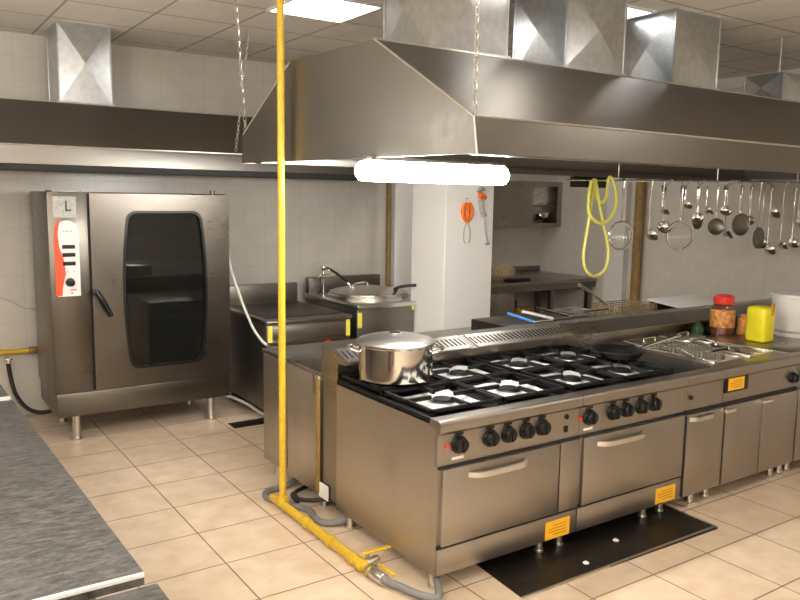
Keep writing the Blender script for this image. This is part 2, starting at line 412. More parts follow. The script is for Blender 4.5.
# ------------------------------------------------------------------ combi oven
t = thing('combi_oven', 'tall stainless steel combi oven with a dark barrel shaped window on the back wall', 'oven', (1.73, 6.5, 0))
x0, x1, yf, yb, z0, z1 = 1.035, 2.42, 6.13, 6.84, .39, 1.905
def barrel(cx, cz, w, h, bow, r, n=14, inset=0.):
    pts = []; w2, h2 = w/2-inset, h/2-inset
    def side(sg, rev):
        L = []
        for k in range(n+1):
            u = -1+2*k/n
            z = u*(h2-r); L.append((cx+sg*(w2+bow*(1-u*u)), cz+z))
        return L[::-1] if rev else L
    R = side(1, False); Lf = side(-1, True)
    def corner(ax, az, a0, a1):
        return [(ax+r*math.cos(a0+(a1-a0)*k/6), az+r*math.sin(a0+(a1-a0)*k/6)) for k in range(1, 6)]
    pts += R + corner(cx+w2-r, cz+h2-r, 0, PI/2)+[(cx+w2-r, cz+h2), (cx-w2+r, cz+h2)] + corner(cx-w2+r, cz+h2-r, PI/2, PI)
    pts += Lf + corner(cx-w2+r, cz-h2+r, PI, 1.5*PI)+[(cx-w2+r, cz-h2), (cx+w2-r, cz-h2)]+corner(cx+w2-r, cz-h2+r, 1.5*PI, 2*PI)
    return pts
m = MB()   # carcass: hollow so that the window shows a cavity
m.box(x0, 1.315, yf, yb, z0, z1, .006); m.box(1.315, x1, yf+.55, yb, z0, z1, .004)
m.box(1.315, x1, yf+.05, yf+.56, z1-.13, z1, .004); m.box(1.315, x1, yf+.05, yf+.56, z0, z0+.09); m.box(x1-.12, x1, yf+.05, yf+.56, z0+.09, z1-.13)
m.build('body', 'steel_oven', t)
m = MB(); m.box(1.316, 1.33, yf+.06, yf+.545, z0+.09, z1-.13); m.box(x1-.135, x1-.121, yf+.06, yf+.545, z0+.09, z1-.13); m.box(1.33, x1-.135, yf+.53, yf+.545, z0+.09, z1-.13)
m.build('cavity_lining', 'cavity', t)
m = MB()
for k in range(5):
    z = .66+k*.22
    for j in range(9): m.cyl((1.36, yf+.10+j*.05, z), (x1-.15, yf+.10+j*.05, z), .0035, n=6)
    m.cyl((1.36, yf+.10, z), (1.36, yf+.5, z), .004, n=6); m.cyl((x1-.15, yf+.10, z), (x1-.15, yf+.5, z), .004, n=6)
m.build('rack', 'satin', t)
d = MB(); hole = barrel(1.887, 1.148, .575, 1.21, .035, .075)
d.plate([(1.325, .395), (x1-.004, .395), (x1-.004, 1.895), (1.325, 1.895)], [hole], yf-.022, yf+.045)
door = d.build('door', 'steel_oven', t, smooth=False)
m = MB(); m.plate(barrel(1.887, 1.148, .605, 1.24, .035, .08), [barrel(1.887, 1.148, .567, 1.202, .035, .073)], yf-.027, yf-.020); m.build('window_gasket', 'black', door)
m = MB(); m.prism(barrel(1.887, 1.148, .58, 1.215, .035, .075), yf+.004, yf+.012, 'y'); m.build('glass_pane', 'glass', door, smooth=False)
m = MB(); m.cyl((1.345, yf-.02, 1.15), (1.345, yf-.07, 1.15), .028, n=18, bev=.004); m.tube([(1.345, yf-.06, 1.16), (1.38, yf-.075, 1.10), (1.43, yf-.08, 1.0), (1.44, yf-.08, .97)], .019, 10)
m.build('handle', 'black', door)
box(1.313, 1.323, yf-.004, yf+.02, .395, 1.895).build('door_seam', 'gap', t)
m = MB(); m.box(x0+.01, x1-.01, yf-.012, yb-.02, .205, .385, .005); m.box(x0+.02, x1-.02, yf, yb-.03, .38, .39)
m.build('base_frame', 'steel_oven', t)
for lx in (1.19, 2.27):
    for ly in (6.20, 6.76):
        m = MB(); m.cyl((lx, ly, .02), (lx, ly, .21), .03, n=18); m.cyl((lx, ly, 0), (lx, ly, .025), .036, n=18, bev=.004); m.build('leg', 'satin', t)
# control panel: white with a red left edge
cp = [(1.085, 1.13), (1.245, 1.13), (1.245, 1.62)]+[(1.165+.08*math.cos(a), 1.62+.075*math.sin(a)) for a in [PI*k/10 for k in range(1, 10)]]+[(1.085, 1.62)]
m = MB(); m.prism(cp, yf-.009, yf, 'y', 0); cpo = m.build('control_panel', 'white', t, smooth=False)
m = MB(); m.prism([(1.072, 1.135), (1.115, 1.135), (1.12, 1.20), (1.145, 1.30), (1.135, 1.40), (1.105, 1.50), (1.098, 1.60), (1.11, 1.67), (1.13, 1.70), (1.10, 1.69), (1.078, 1.64), (1.072, 1.58)], yf-.011, yf-.001, 'y')
m.build('red_border', 'redpaint', cpo, smooth=False)
for z in (1.50, 1.44, 1.375):
    m = MB(); m.box(1.125, 1.215, yf-.0135, yf-.008, z-.014, z+.014); dd = m.build('digital_display', 'black', cpo, smooth=False)
m = MB(); m.cyl((1.172, yf-.009, 1.235), (1.172, yf-.04, 1.235), .034, .029, 24, .003); m.build('knob', 'black', cpo)
m = MB()
for (x, z, w, h) in ((1.165, 1.615, .02, .010), (1.14, 1.615, .012, .012), (1.19, 1.615, .012, .012), (1.16, 1.315, .010, .010), (1.20, 1.315, .010, .010), (1.14, 1.29, .008, .008)): m.box(x-w/2, x+w/2, yf-.0105, yf-.008, z-h/2, z+h/2)
m.build('printed_marks', 'greylabel', cpo, smooth=False)
m = MB(); m.box(1.17, 1.215, yf-.0105, yf-.008, 1.172, 1.182); m.box(1.175, 1.19, yf-.0105, yf-.008, 1.15, 1.16); m.build('red_marks', 'redpaint', cpo, smooth=False)
o = box(1.075, 1.235, yf-.003, yf, 1.715, 1.87).build('rating_plate', 'greylabel', t, smooth=False)
m = MB(); m.box(1.16, 1.17, yf-.005, yf-.002, 1.76, 1.84); m.box(1.17, 1.20, yf-.005, yf-.002, 1.765, 1.775); m.build('plate_figure', 'black', o, smooth=False)
m = MB(); m.box(1.09, 1.30, 6.25, 6.5, z1, z1+.012); m.cyl((2.35, 6.3, z1), (2.35, 6.3, z1+.03), .02, n=14); m.build('top_vent', 'steel_dull', t)

# ------------------------------------------------------------------ cooking island, front row
def knob(x, z, y, parent, r=.029, mat='black'):
    m = MB(); m.cyl((x, y, z), (x, y-.016, z), r*1.12, r*1.05, 24, .002); m.cyl((x, y-.016, z), (x, y-.04, z), r*.95, r*.82, 24, .004)
    m.box(x-.005, x+.005, y-.047, y-.03, z-r*.75, z+r*.75, .002); return m.build('knob', mat, parent)
def bow_handle(xa, xb, z, y, parent, d=.045, h=.026):
    n = 14; out = []; inn = []
    for k in range(n+1):
        u = k/n; b = d*(1-(2*u-1)**6)
        out.append((xa+(xb-xa)*u, y-b-.004)); inn.append((xa+.006+(xb-xa-.012)*u, y-max(0, b-.010)+.002))
    m = MB(); m.prism(out+inn[::-1], z-h/2, z+h/2, 'z')
    return m.build('handle', 'satin', parent)
def amber_sticker(x0, x1, z0, z1, y, parent):
    o = box(x0, x1, y-.0015, y+.001, z0, z1).build('sticker', 'sticker', parent, smooth=False); o['label'] = 'amber warning sticker'
    m = MB(); w = x1-x0; h = z1-z0
    for k in range(4): m.box(x0+w*(.3 if k in (0, 3) else .12), x1-w*.14, y-.0025, y-.001, z0+h*(.2+.17*k), z0+h*(.25+.17*k))
    m.build('print', 'stickerink', o, smooth=False)
YS = 2.80   # front plane of the island
YE = 3.78   # where the back rib starts
ZT = .86
def carcass(t, xa, xb, plinth=True):
    """shell with a recessed top, rounded nose, control fascia"""
    m = MB()
    m.box(xa+.002, xa+.022, YS+.0352, YE, .085, ZT-.0402); m.box(xb-.022, xb-.002, YS+.0352, YE, .085, ZT-.0402); m.box(xa+.002, xa+.022, YS+.0752, YE, ZT-.0402, ZT-.02); m.box(xb-.022, xb-.002, YS+.0752, YE, ZT-.0402, ZT-.02)
    m.box(xa+.002, xa+.022, YS+.012, YS+.0352, .085, .6318); m.box(xb-.022, xb-.002, YS+.012, YS+.0352, .085, .6318)
    m.box(xa+.022, xb-.022, YE-.02, YE, .085, ZT-.02); m.box(xa+.022, xb-.022, YS+.03, YE-.02, .085, .11)
    m.box(xa+.022, xb-.022, YS+.03, YE-.02, .60, .63)
    m.box(xa+.022, xb-.022, YS+.02, YS+.04, .11, .61)
    m.build('body', 'steel_side', t)
    m = MB(); n = 6
    prof = [(YS+.075, ZT), (YS+.012, ZT)]+[(YS+.012-.022*math.sin(a), ZT-.022+.022*math.cos(a)) for a in [PI/2*k/n for k in range(1, n+1)]]+[(YS-.010, ZT-.055), (YS+.012, ZT-.075), (YS+.012, .632), (YS+.035, .632), (YS+.035, ZT-.04), (YS+.075, ZT-.04)]
    m.prism(prof, xa+.0015, xb-.0015, 'x'); m.build('fascia', 'steel_front', t, smooth=False)
    if plinth: box(xa+.004, xb-.004, YS, YS+.02, .09, .222, .002).build('plinth', 'steel_front', t)
def feet(t, xs, ys=(2.87, 3.68), r=.022):
    for x in xs:
        for y in ys:
            m = MB(); m.cyl((x, y, .018), (x, y, .09), r, n=16); m.cyl((x, y, 0), (x, y, .02), r*1.25, n=16, bev=.003); m.build('foot', 'satin', t)
def burner_set(t, cx, cy):
    m = MB(); s = .165; nn = 8; rnd = random.Random(cx*100+cy); g = {}
    for i in range(nn+1):
        for j in range(nn+1): g[i, j] = m.b.verts.new((cx-s+2*s*i/nn, cy-s+2*s*j/nn, ZT-.008+rnd.uniform(-.004, .004)+(.008 if i in (0, nn) or j in (0, nn) else 0)))
    for i in range(nn):
        for j in range(nn): m.b.faces.new((g[i, j], g[i+1, j], g[i+1, j+1], g[i, j+1]))
    m.build('foil_liner', 'foil', t)
    b = MB().lathe([(0, ZT-.02), (.062, ZT-.02), (.062, ZT-.004), (.050, ZT+.004), (.050, ZT+.012), (.036, ZT+.016), (0, ZT+.016)], (cx, cy, 0), 28).build('burner', 'iron', t)
    MB().lathe([(.063, ZT-.015), (.075, ZT-.013), (.075, ZT-.002), (.063, ZT-.004), (.063, ZT-.015)], (cx, cy, 0), 28).build('burner_ring', 'satin', b)
def grate(t, cx, cy, w=.225, d=.232):
    m = MB(); a, z0, z1 = .0085, ZT+.012, ZT+.032
    m.box(cx-w, cx+w, cy-d, cy-d+2*a, z0, z1, .003); m.box(cx-w, cx+w, cy+d-2*a, cy+d, z0, z1, .003)
    m.box(cx-w, cx-w+2*a, cy-d, cy+d, z0, z1, .003); m.box(cx+w-2*a, cx+w, cy-d, cy+d, z0, z1, .003)
    for sx, sy in ((1, 0), (-1, 0), (0, 1), (0, -1)):
        for off in (0,):
            if sx: m.box(min(cx+sx*w, cx+sx*.075), max(cx+sx*w, cx+sx*.075), cy+off-a, cy+off+a, z0+.003, z1+.006, .003)
            else: m.box(cx+off-a, cx+off+a, min(cy+sy*d, cy+sy*.075), max(cy+sy*d, cy+sy*.075), z0+.003, z1+.006, .003)
    for sx, sy in ((1, 1), (-1, 1), (1, -1), (-1, -1)):
        m.box(cx+sx*(w-.009)-.009, cx+sx*(w-.009)+.009, cy+sy*(d-.009)-.009, cy+sy*(d-.009)+.009, ZT-.02, z0+.005)
    return m.build('pan_support', 'iron', t)
def stove(xa, xb, label, kx, side_strip, hz):
    t = thing('gas_range', label, 'cooker', ((xa+xb)/2, 3.3, 0), 'gas ranges of the cooking island')
    carcass(t, xa, xb)
    m = MB(); m.box(xa+.02, xb-.02, YS+.07, YE, ZT-.034, ZT-.024); m.box(xa+.002, xa+.022, YS+.07, YE, ZT-.03, ZT, .002); m.box(xb-.022, xb-.002, YS+.07, YE, ZT-.03, ZT, .002)
    m.build('hob_tray', 'iron', t)
    w = xb-xa
    for i in (0, 1):
        for j in (0, 1):
            cx = xa+w*(.26+.48*i); cy = 3.105+.45*j
            burner_set(t, cx, cy); grate(t, cx, cy, w*.235, .215)
    dx1 = xb-.165 if side_strip else xb-.02
    dr = box(xa+.02, dx1, YS-.014, YS+.022, .238, .622, .005).build('oven_door', 'steel_front', t)
    bow_handle(hz[0], hz[1], .575, YS-.014, dr)
    if side_strip:
        box(dx1+.012, xb-.008, YS-.010, YS+.022, .238, .622, .003).build('side_panel', 'steel_front', t)
    m = MB(); m.box(xa+.006, xb-.004, YS+.004, YS+.024, .222, .238); m.box(xa+.006, xb-.004, YS+.004, YS+.024, .622, .634); m.box(dx1, dx1+.012, YS+.004, YS+.024, .222, .634); m.box(xb-.006, xb+.001, YS+.006, YS+.024, .09, .634)
    m.build('shadow_gap', 'gap', t, smooth=False)
    for i, x in enumerate(kx): knob(x, .727, YS+.012, t, .041)
    for x in kx: box(x-.026, x+.026, YS+.0095, YS+.014, .773, .787).build('printed_mark', 'gap', t, smooth=False)
    box(kx[0]-.04, kx[0]+.03, YS+.009, YS+.014, .655, .668).build('brand_plate', 'paper', t, smooth=False)
    m = MB(); m.cyl((kx[0]-.072, YS+.012, .727), (kx[0]-.072, YS+.002, .727), .011, n=14, bev=.002); o = m.build('pilot_light', 'red', t)
    return t
t = stove(2.13, 3.09, 'four-burner gas range at the near left end of the island, under the stock pot', (2.26, 2.455, 2.573, 2.696, 2.808), True, (2.30, 2.69))
amber_sticker(2.855, 3.036, .095, .195, YS, t); feet(t, (2.17, 2.88, 3.03))
m = MB(); m.cyl((2.99, YS+.012, .755), (2.99, YS+.006, .755), .014, n=14); m.box(2.975, 3.0, YS+.006, YS+.012, .67, .705, .002); m.build('piezo_button', 'black', t)
t = stove(3.09, 4.005, 'four-burner gas range second from the left, with a black frying pan on it', (3.165, 3.355, 3.464, 3.594, 3.709), False, (3.21, 3.60))
amber_sticker(3.765, 3.95, .10, .195, YS, t); feet(t, (3.74, 3.90))

# third unit: narrow flat-top cabinet
def lid_top(t, xa, xb, mat='steel_dull'):
    box(xa+.004, xb-.004, YS+.07, YE, ZT-.03, ZT-.001, .003).build('flat_top', mat, t)
t = thing('neutral_unit', 'narrow steel cabinet with a single door between the ranges and the fryer', 'cabinet', (4.2, 3.3, 0))
carcass(t, 4.005, 4.40, False); lid_top(t, 4.005, 4.40, 'char')
dr = box(4.015, 4.39, YS-.012, YS+.022, .095, .615, .004).build('door', 'steel_front', t); bow_handle(4.03, 4.26, .588, YS-.012, dr, .03)
m = MB(); m.box(4.005, 4.40, YS+.004, YS+.024, .614, .636); m.box(4.390, 4.402, YS+.006, YS+.024, .09, .63); m.build('shadow_gap', 'gap', t, smooth=False)
feet(t, (4.20, 4.36))
m = MB(); m.cyl((4.06, YS+.012, .715), (4.06, YS, .715), .014, n=12); m.build('button', 'black', t)

# fourth unit: fryer with two wells
t = thing('fryer_unit', 'steel twin fryer unit with two doors and an amber sticker on its fascia', 'fryer', (4.82, 3.3, 0))
XA, XB = 4.40, 5.26
carcass(t, XA, XB, False)
m = MB(); wells = [(4.50, 4.80), (4.90, 5.19)]
m.box(XA+.004, wells[0][0], YS+.07, YE, ZT-.03, ZT-.001); m.box(wells[0][1], wells[1][0], YS+.07, YE, ZT-.03, ZT-.001); m.box(wells[1][1], XB-.004, YS+.07, YE, ZT-.03, ZT-.001)
for a, b_ in wells: m.box(a, b_, YS+.07, YS+.16, ZT-.03, ZT-.001); m.box(a, b_, 3.58, YE, ZT-.03, ZT-.001)
m.build('top', 'steel', t)
for a, b_ in wells:
    m = MB(); m.box(a-.008, a+.006, YS+.15, 3.59, ZT-.14, ZT+.008, .002); m.box(b_-.006, b_+.008, YS+.15, 3.59, ZT-.14, ZT+.008, .002); m.box(a+.006, b_-.006, YS+.15, YS+.164, ZT-.14, ZT+.008, .002); m.box(a+.006, b_-.006, 3.576, 3.59, ZT-.14, ZT+.008, .002)
    w_ = m.build('fry_well', 'chrome', t)
    box(a+.006, b_-.006, YS+.164, 3.576, ZT-.10, ZT-.075).build('oil', 'oil', w_, smooth=False)
for a, b_, hx in ((XA+.01, 4.815, 4.44), (4.825, XB-.01, 4.86)):
    dr = box(a, b_, YS-.012, YS+.022, .095, .615, .004).build('door', 'steel_front', t)
    m = MB(); m.box(hx-.055, hx+.055, YS-.03, YS-.012, .575, .598, .004); m.build('handle', 'chrome', dr)
m = MB(); m.box(XA, XB, YS+.004, YS+.024, .614, .636); m.box(4.812, 4.828, YS+.006, YS+.02, .095, .615); m.box(XB-.008, XB+.004, YS+.006, YS+.024, .09, .63); m.build('shadow_gap', 'gap', t, smooth=False)
m = MB(); m.box(4.40, 4.66, YS+.004, YS+.014, .695, .81, .008); m.build('thermostat_plate', 'black', t)
amber_sticker(4.435, 4.61, .708, .788, YS+.004, t); knob(5.20, .705, YS+.012, t, .035)
feet(t, (5.11, 5.22))

# fifth unit: plain worktop to the wall end
t = thing('worktop_unit', 'steel worktop cabinet at the right end of the island, under the yellow tub', 'cabinet', (6.1, 3.3, 0))
carcass(t, 5.26, 6.9, False); lid_top(t, 5.26, 6.9, 'steel')
for k in range(3):
    a = 5.27+k*.543; dr = box(a, a+.533, YS-.012, YS+.022, .095, .615, .004).build('door', 'steel_front', t); bow_handle(a+.04, a+.24, .588, YS-.012, dr, .03)
for x in (5.36, 5.6, 5.8): knob(x, .71, YS+.012, t, .03)
feet(t, (5.32, 6.1, 6.85))

# back rib with slotted vents
t = thing('flue_rib', 'raised steel flue rib with slotted vents along the middle of the island', 'flue', (4.5, 3.85, .86))
m = MB(); m.prism([(YE+.002, ZT-.75), (YE+.002, .955), (3.70, .955), (3.70, .965), (3.87, 1.02), (3.98, 1.02), (3.98, ZT-.75)], 2.14, 6.9, 'x'); m.build('rib', 'steel', t, smooth=False)
for (a, b_, n_) in ((2.17, 3.06, 26), (3.12, 3.98, 25)):
    # sloped vent strip with dark slots
    ang = math.atan2(.055, .17); mat = Matrix.Translation(((a+b_)/2, 3.785, .9935)) @ Matrix.Rotation(ang, 4, 'X'); w = (b_-a)/2
    vs = MB().box(-w, w, -.082, .082, -.001, .004, mat=mat).build('vent_strip', 'satin', t, smooth=False)
    m = MB(); st = 2*w/n_
    for k in range(n_):
        xx = -w+st*(k+.5)
        m.box(xx-st*.16, xx+st*.16, -.045, .045, .0035, .006, mat=mat @ Matrix.Shear('XY', 4, (0, 0)))
    m.build('vent_slots', 'gap', vs, smooth=False)

# back row of the island
def back_unit(xa, xb, label):
    t = thing('base_cabinet', label, 'cabinet', ((xa+xb)/2, 4.4, 0), 'steel cabinets along the back of the island')
    m = MB(); m.box(xa, xb, 3.984, 4.80, .10, ZT-.03, .004); m.build('body', 'steel_side', t)
    m = MB(); m.box(xa-.002, xb-.002, 3.984, 4.84, ZT-.03, ZT, .006); m.build('top', 'steel', t)
    for x in (xa+.06, xb-.06):
        for y in (4.05, 4.72):
            m = MB(); m.cyl((x, y, 0), (x, y, .10), .022, n=14); m.build('foot', 'satin', t)
    for k in range(2):
        a = xa+.01+k*(xb-xa)/2; dr = box(a, a+(xb-xa)/2-.02, 4.80, 4.82, .13, .80, .003).build('door', 'steel_front', t)
        bow = MB(); bow.box(a+.1, a+.3, 4.82, 4.84, .74, .76, .004); bow.build('handle', 'chrome', dr)
    return t
t = back_unit(2.14, 3.09, 'steel cabinet at the back left end of the island, its side behind the yellow pipe')
m = MB(); m.box(2.128, 2.141, 4.0, 4.79, .10, .835, .003); m.build('end_panel', 'steel_side', t)
m = MB(); m.box(2.122, 2.13, 3.975, 4.02, .12, .82, .002); o = m.build('brown_streak_strip', 'ochre', t); o['label'] = 'brown greasy joint strip'
o = box(2.124, 2.129, 3.87, 3.98, .10, .19).build('side_label', 'paper', t, smooth=False)
m = MB(); m.box(2.124, 2.13, 4.42, 4.44, .14, .84); m.box(2.122, 2.131, 4.03, 4.06, .72, .85, .002); m.build('corner_bracket', 'steel', t)
back_unit(3.09, 4.04, 'steel cabinet behind the flue rib, second along the back of the island')
back_unit(4.04, 5.40, 'steel cabinet along the back of the island, under the fryer baskets')
back_unit(5.40, 6.90, 'steel cabinet along the back of the island, under the white board')
# seam strip on the island's end between range and back unit
# ------------------------------------------------------------------ yellow gas pipe
t = thing('gas_pipe', 'yellow gas pipe rising from floor to ceiling at the left end of the island', 'pipe', (1.95, 4.12, 0))
MB().tube([(1.95, 4.12, .03), (1.95, 4.12, H-.002)], .021, 16, 0).build('riser', 'yellowpaint', t)
m = MB(); m.tube([(1.95, 4.26, .032), (1.957, 3.10, .032)], .026, 16, 0)
m.build('floor_run', 'yellowpaint', t)
for y in (3.80, 3.52, 3.28, 3.20): MB().cyl((1.953, y-.022, .032), (1.953, y+.022, .032), .033, n=14, bev=.004).build('coupling', 'yellowpaint', t)
MB().cyl((1.95, 4.12, .03), (1.95, 4.12, .09), .032, n=16, bev=.004).build('tee_fitting', 'yellowpaint', t)
m = MB(); m.cyl((1.958, 3.10, .032), (1.967, 3.0, .032), .03, n=14, bev=.004); m.cyl((1.957, 3.13, .032), (1.957, 3.11, .032), .034, n=8); m.build('brass_union', 'satin', t)
v = MB(); v.cyl((1.965, 3.19, .03), (2.06, 3.21, .035), .022, n=12, bev=.003); v.cyl((1.99, 3.2, .03), (1.99, 3.2, .08), .012, n=10); vo = v.build('valve', 'satin', t)
m = MB(); m.box(1.96, 2.13, 3.185, 3.215, .082, .092, .004, mat=None); m.build('valve_lever', 'yellowpaint', vo)
m = MB(); m.box(2.0, 2.02, 2.98, 3.12, .05, .058, .002); m.build('tag', 'yellowpaint', vo)
m = MB(); m.tube([(1.965, 3.0, .032), (2.0, 2.90, .03), (2.03, 2.80, .03), (2.08, 2.72, .035), (2.13, 2.78, .05), (2.2, 2.90, .06), (2.25, 3.05, .08)], .019, 12)
m.build('flexible_hose', 'greyhose', t)
m = MB(); m.tube([(2.30, 4.50, .05), (2.12, 4.42, .02), (1.98, 4.40, .02), (1.93, 4.30, .02), (2.0, 4.12, .02), (2.06, 3.98, .02), (2.03, 3.84, .022), (2.08, 3.75, .022), (2.18, 3.70, .05), (2.3, 3.72, .10)], .020, 12)
o = m.build('flexible_hose', 'greyhose', org=(2.0, 4.1, 0)); tag(o, 'grey braided gas hose looping on the floor by the foot of the yellow pipe', 'hose')
m = MB(); m.tube([(2.25, 4.33, .03), (2.10, 4.26, .03), (2.05, 4.12, .05), (2.09, 4.0, .07), (2.2, 3.92, .09)], .013, 10); m.cyl((2.04, 4.10, .045), (2.06, 4.2, .045), .02, n=8)
o = m.build('drain_hose', 'blackr', org=(2.1, 4.1, 0)); tag(o, 'black hose lying against the grey gas hose under the island end', 'hose')

# ------------------------------------------------------------------ floor drains
t = thing('floor_grate', 'long dark steel drain cover in the floor in front of the ranges', 'drain cover', (3.2, 2.74, 0))
poly = [(2.46, 2.545), (3.985, 2.52), (4.02, 2.95), (2.50, 2.98)]
m = MB(); m.prism(poly, .001, .007, 'z'); m.build('cover', 'drain', t, smooth=False)
m = MB(); m.box(2.46, 4.0, 2.535, 2.55, .001, .010, .001); m.box(3.99, 4.005, 2.53, 2.9, .001, .010, .001); m.build('frame', 'satin', t)
for i, (x, y) in enumerate(((3.33, 2.72), (2.98, 2.62))):
    m = MB(); m.lathe([(0, 0), (.015, .002), (.018, .008), (.010, .014), (0, .015)], (x, y, .007), 10)
    o = m.build('food_scrap', 'white', org=(x, y, .007)); tag(o, ['white scrap on the drain cover, farther right', 'white scrap on the drain cover, nearer the front'][i], 'scrap', 'scraps on the drain cover')
o = box(2.335, 2.66, 5.83, 5.98, .001, .008, .001).build('floor_grate', 'drain', org=(2.5, 5.9, 0)); tag(o, 'short dark drain cover in the floor between the oven and the island', 'drain cover')

# ------------------------------------------------------------------ left worktops
def wtop(name, c, zt, label):
    t = thing('work_table', label, 'work table', (sum(p[0] for p in c)/4, sum(p[1] for p in c)/4, 0), 'grey topped work tables at left')
    m = MB(); m.prism(c, zt-.04, zt, 'z', .004); tp = m.build('tabletop', 'slate', t)
    xs = [p[0] for p in c]; ys = [p[1] for p in c]
    (xa, xb), (ya, yb) = (min(xs)+.05, max(xs)-.12), (min(ys)+.05, max(ys)-.05)
    m = MB(); m.box(xa, xb, ya, yb, .15, zt-.04, .004); m.build('body', 'steel_dull', t)
    for x in (xa+.06, xb-.06):
        for y in (ya+.06, yb-.06): m = MB(); m.cyl((x, y, 0), (x, y, .15), .025, n=14); m.build('leg', 'satin', t)
    return t, tp
t, tp = wtop('a', [(-.16, 2.085), (.563, 2.085), (.521, 4.27), (-.20, 4.27)], .85, 'long grey topped work table along the left edge, middle one')
m = MB(); m.box(-.16, .560, 2.076, 2.086, .838, .852, .002); m.build('lit_edge', 'edge', tp)
t, tp = wtop('b', [(-.14, .95), (.592, .95), (.583, 2.035), (-.15, 2.035)], .835, 'grey topped work table in the bottom left corner, nearest the camera')
t, tp = wtop('c', [(-.19, 4.33), (.517, 4.33), (.497, 5.6), (-.22, 5.6)], .85, 'dark topped work table at the far left edge, below the wall pipe')
m = MB(); m.box(-.19, .515, 4.312, 4.331, .835, .856, .002); m.build('lit_edge', 'edge', tp)

# ------------------------------------------------------------------ left wall fittings
t = thing('wall_gas_pipe', 'yellow gas pipe along the back wall left of the oven', 'pipe', (.5, 7.08, .57))
MB().tube([(XL+.01, 7.08, .60), (1.18, 7.08, .565)], .022, 14, 0).build('pipe_run', 'yellowpaint', t)
m = MB(); m.cyl((1.0, 7.08, .57), (1.08, 7.08, .567), .03, n=12, bev=.003); m.build('coupling', 'ochre', t)
m = MB(); m.tube([(.84, 7.06, .49), (.85, 7.05, .38), (.88, 7.03, .22), (.95, 7.0, .10), (1.04, 6.97, .05), (1.15, 6.95, .055), (1.25, 6.93, .10)], .017, 12)
o = m.build('black_hose', 'blackr', org=(.9, 7.05, .3)); tag(o, 'black water hose curving down the wall left of the oven', 'hose')
m = MB(); m.cyl((.84, YB-.002, .50), (.84, 7.02, .50), .02, n=14, bev=.003); m.cyl((.84, 7.06, .50), (.84, 7.06, .45), .014, n=10); m.box(.81, .87, 7.01, 7.02, .51, .525, .003)
o = m.build('water_tap', 'chrome', org=(.84, 7.1, .5)); tag(o, 'small tap on the wall above the black hose', 'tap')
m = MB(); m.tube([(.70, 7.12, 1.05), (.80, 7.12, 1.04), (.90, 7.12, .99), (1.0, 7.11, .93), (1.1, 7.11, .93), (1.2, 7.0, .87)], .009, 8)
o = m.build('wall_cable', 'cable', org=(.9, 7.1, 1)); tag(o, 'pale cable on the wall left of the oven', 'cable')
m = MB(); m.tube([(2.56, 6.80, 1.86), (2.60, 6.72, 1.62), (2.62, 6.55, 1.40), (2.58, 6.30, 1.12), (2.56, 6.05, .90), (2.60, 5.95, .78), (2.6, 5.88, .70)], .011, 8)
m = MB(); m.tube([(2.44, 6.40, 1.70), (2.47, 6.3, 1.50), (2.46, 6.2, 1.30), (2.47, 6.0, 1.05), (2.50, 5.85, .84), (2.53, 5.74, .74), (2.56, 5.70, .70)], .011, 8)
m.cyl((2.418, 6.40, 1.72), (2.455, 6.40, 1.72), .02, n=12)
o = m.build('power_cable', 'cable', org=(2.5, 6.2, 1.2)); tag(o, 'white cable hanging from the right side of the oven down to the griddle unit', 'cable')
m = MB(); m.tube([(2.43, 6.55, .10), (2.52, 6.45, .11), (2.62, 6.25, .07), (2.68, 6.05, .02), (2.74, 5.85, .014), (2.90, 5.70, .014)], .013, 8)
o = m.build('waste_hose', 'cable', org=(2.6, 6.1, .05)); tag(o, 'white hose on the floor from the foot of the oven towards the island', 'hose')

# ------------------------------------------------------------------ griddle unit and kettle on the back wall
def hazard(xa, xb, z0, z1, y, parent):
    box(xa, xb, y-.003, y, z0, z1).build('yellow_tape', 'hazard', parent, smooth=False)
t = thing('griddle_unit', 'dark flat griddle unit behind the yellow pipe, beside the oven', 'griddle', (3.02, 6.4, 0))
m = MB(); m.box(2.62, 3.42, 5.83, 6.95, .10, .84, .006); m.build('body', 'steel_dull', t)
m = MB(); m.box(2.61, 3.43, 5.80, 6.95, .835, .872, .012, 3); m.build('top_rim', 'steel', t)
m = MB(); m.box(2.66, 3.38, 5.90, 6.80, .868, .876, .003); m.build('griddle_plate', 'char', t)
m = MB(); m.box(2.62, 3.42, 6.86, 6.95, .87, 1.05, .006); m.build('backsplash', 'steel_dull', t)
m = MB(); m.box(2.63, 3.41, 5.815, 5.832, .70, .815, .003); f = m.build('front_panel', 'steel_front', t)
hazard(2.625, 2.665, .69, .83, 5.814, t); hazard(3.37, 3.41, .69, .83, 5.814, t)
m = MB(); m.box(2.64, 3.40, 5.79, 5.81, .675, .69); m.build('rail', 'steel', t)
for x in (2.70, 3.34):
    for y in (5.9, 6.85): m = MB(); m.cyl((x, y, 0), (x, y, .10), .024, n=12); m.build('foot', 'satin', t)
knob(2.95, .64, 5.83, t, .028, 'green'); knob(3.2, .64, 5.83, t, .03, 'red')
t = thing('tilting_kettle', 'round lidded boiling kettle in a steel unit left of the white pillar', 'boiling kettle', (3.97, 6.4, 0))
m = MB(); m.box(3.55, 4.18, 5.93, 6.95, .10, .90, .006); m.box(4.18, 4.42, 6.06, 6.95, .10, .90, .006); m.build('body', 'steel_dull', t)
m = MB(); m.prism([(3.54, 5.90), (4.185, 5.90), (4.185, 6.04), (4.43, 6.04), (4.43, 6.95), (3.54, 6.95)], .89, .93, 'z', .01); m.build('top_rim', 'satin', t)
m = MB(); m.lathe([(.40, .93), (.40, .96), (.37, .975), (.37, .93)], (3.97, 6.42, 0), 40); m.build('kettle_rim', 'satin', t)
ld = MB().lathe([(.38, .965), (.385, .985), (.34, 1.0), (.15, 1.03), (0, 1.035)], (3.97, 6.42, 0), 40).build('lid', 'satin', t)
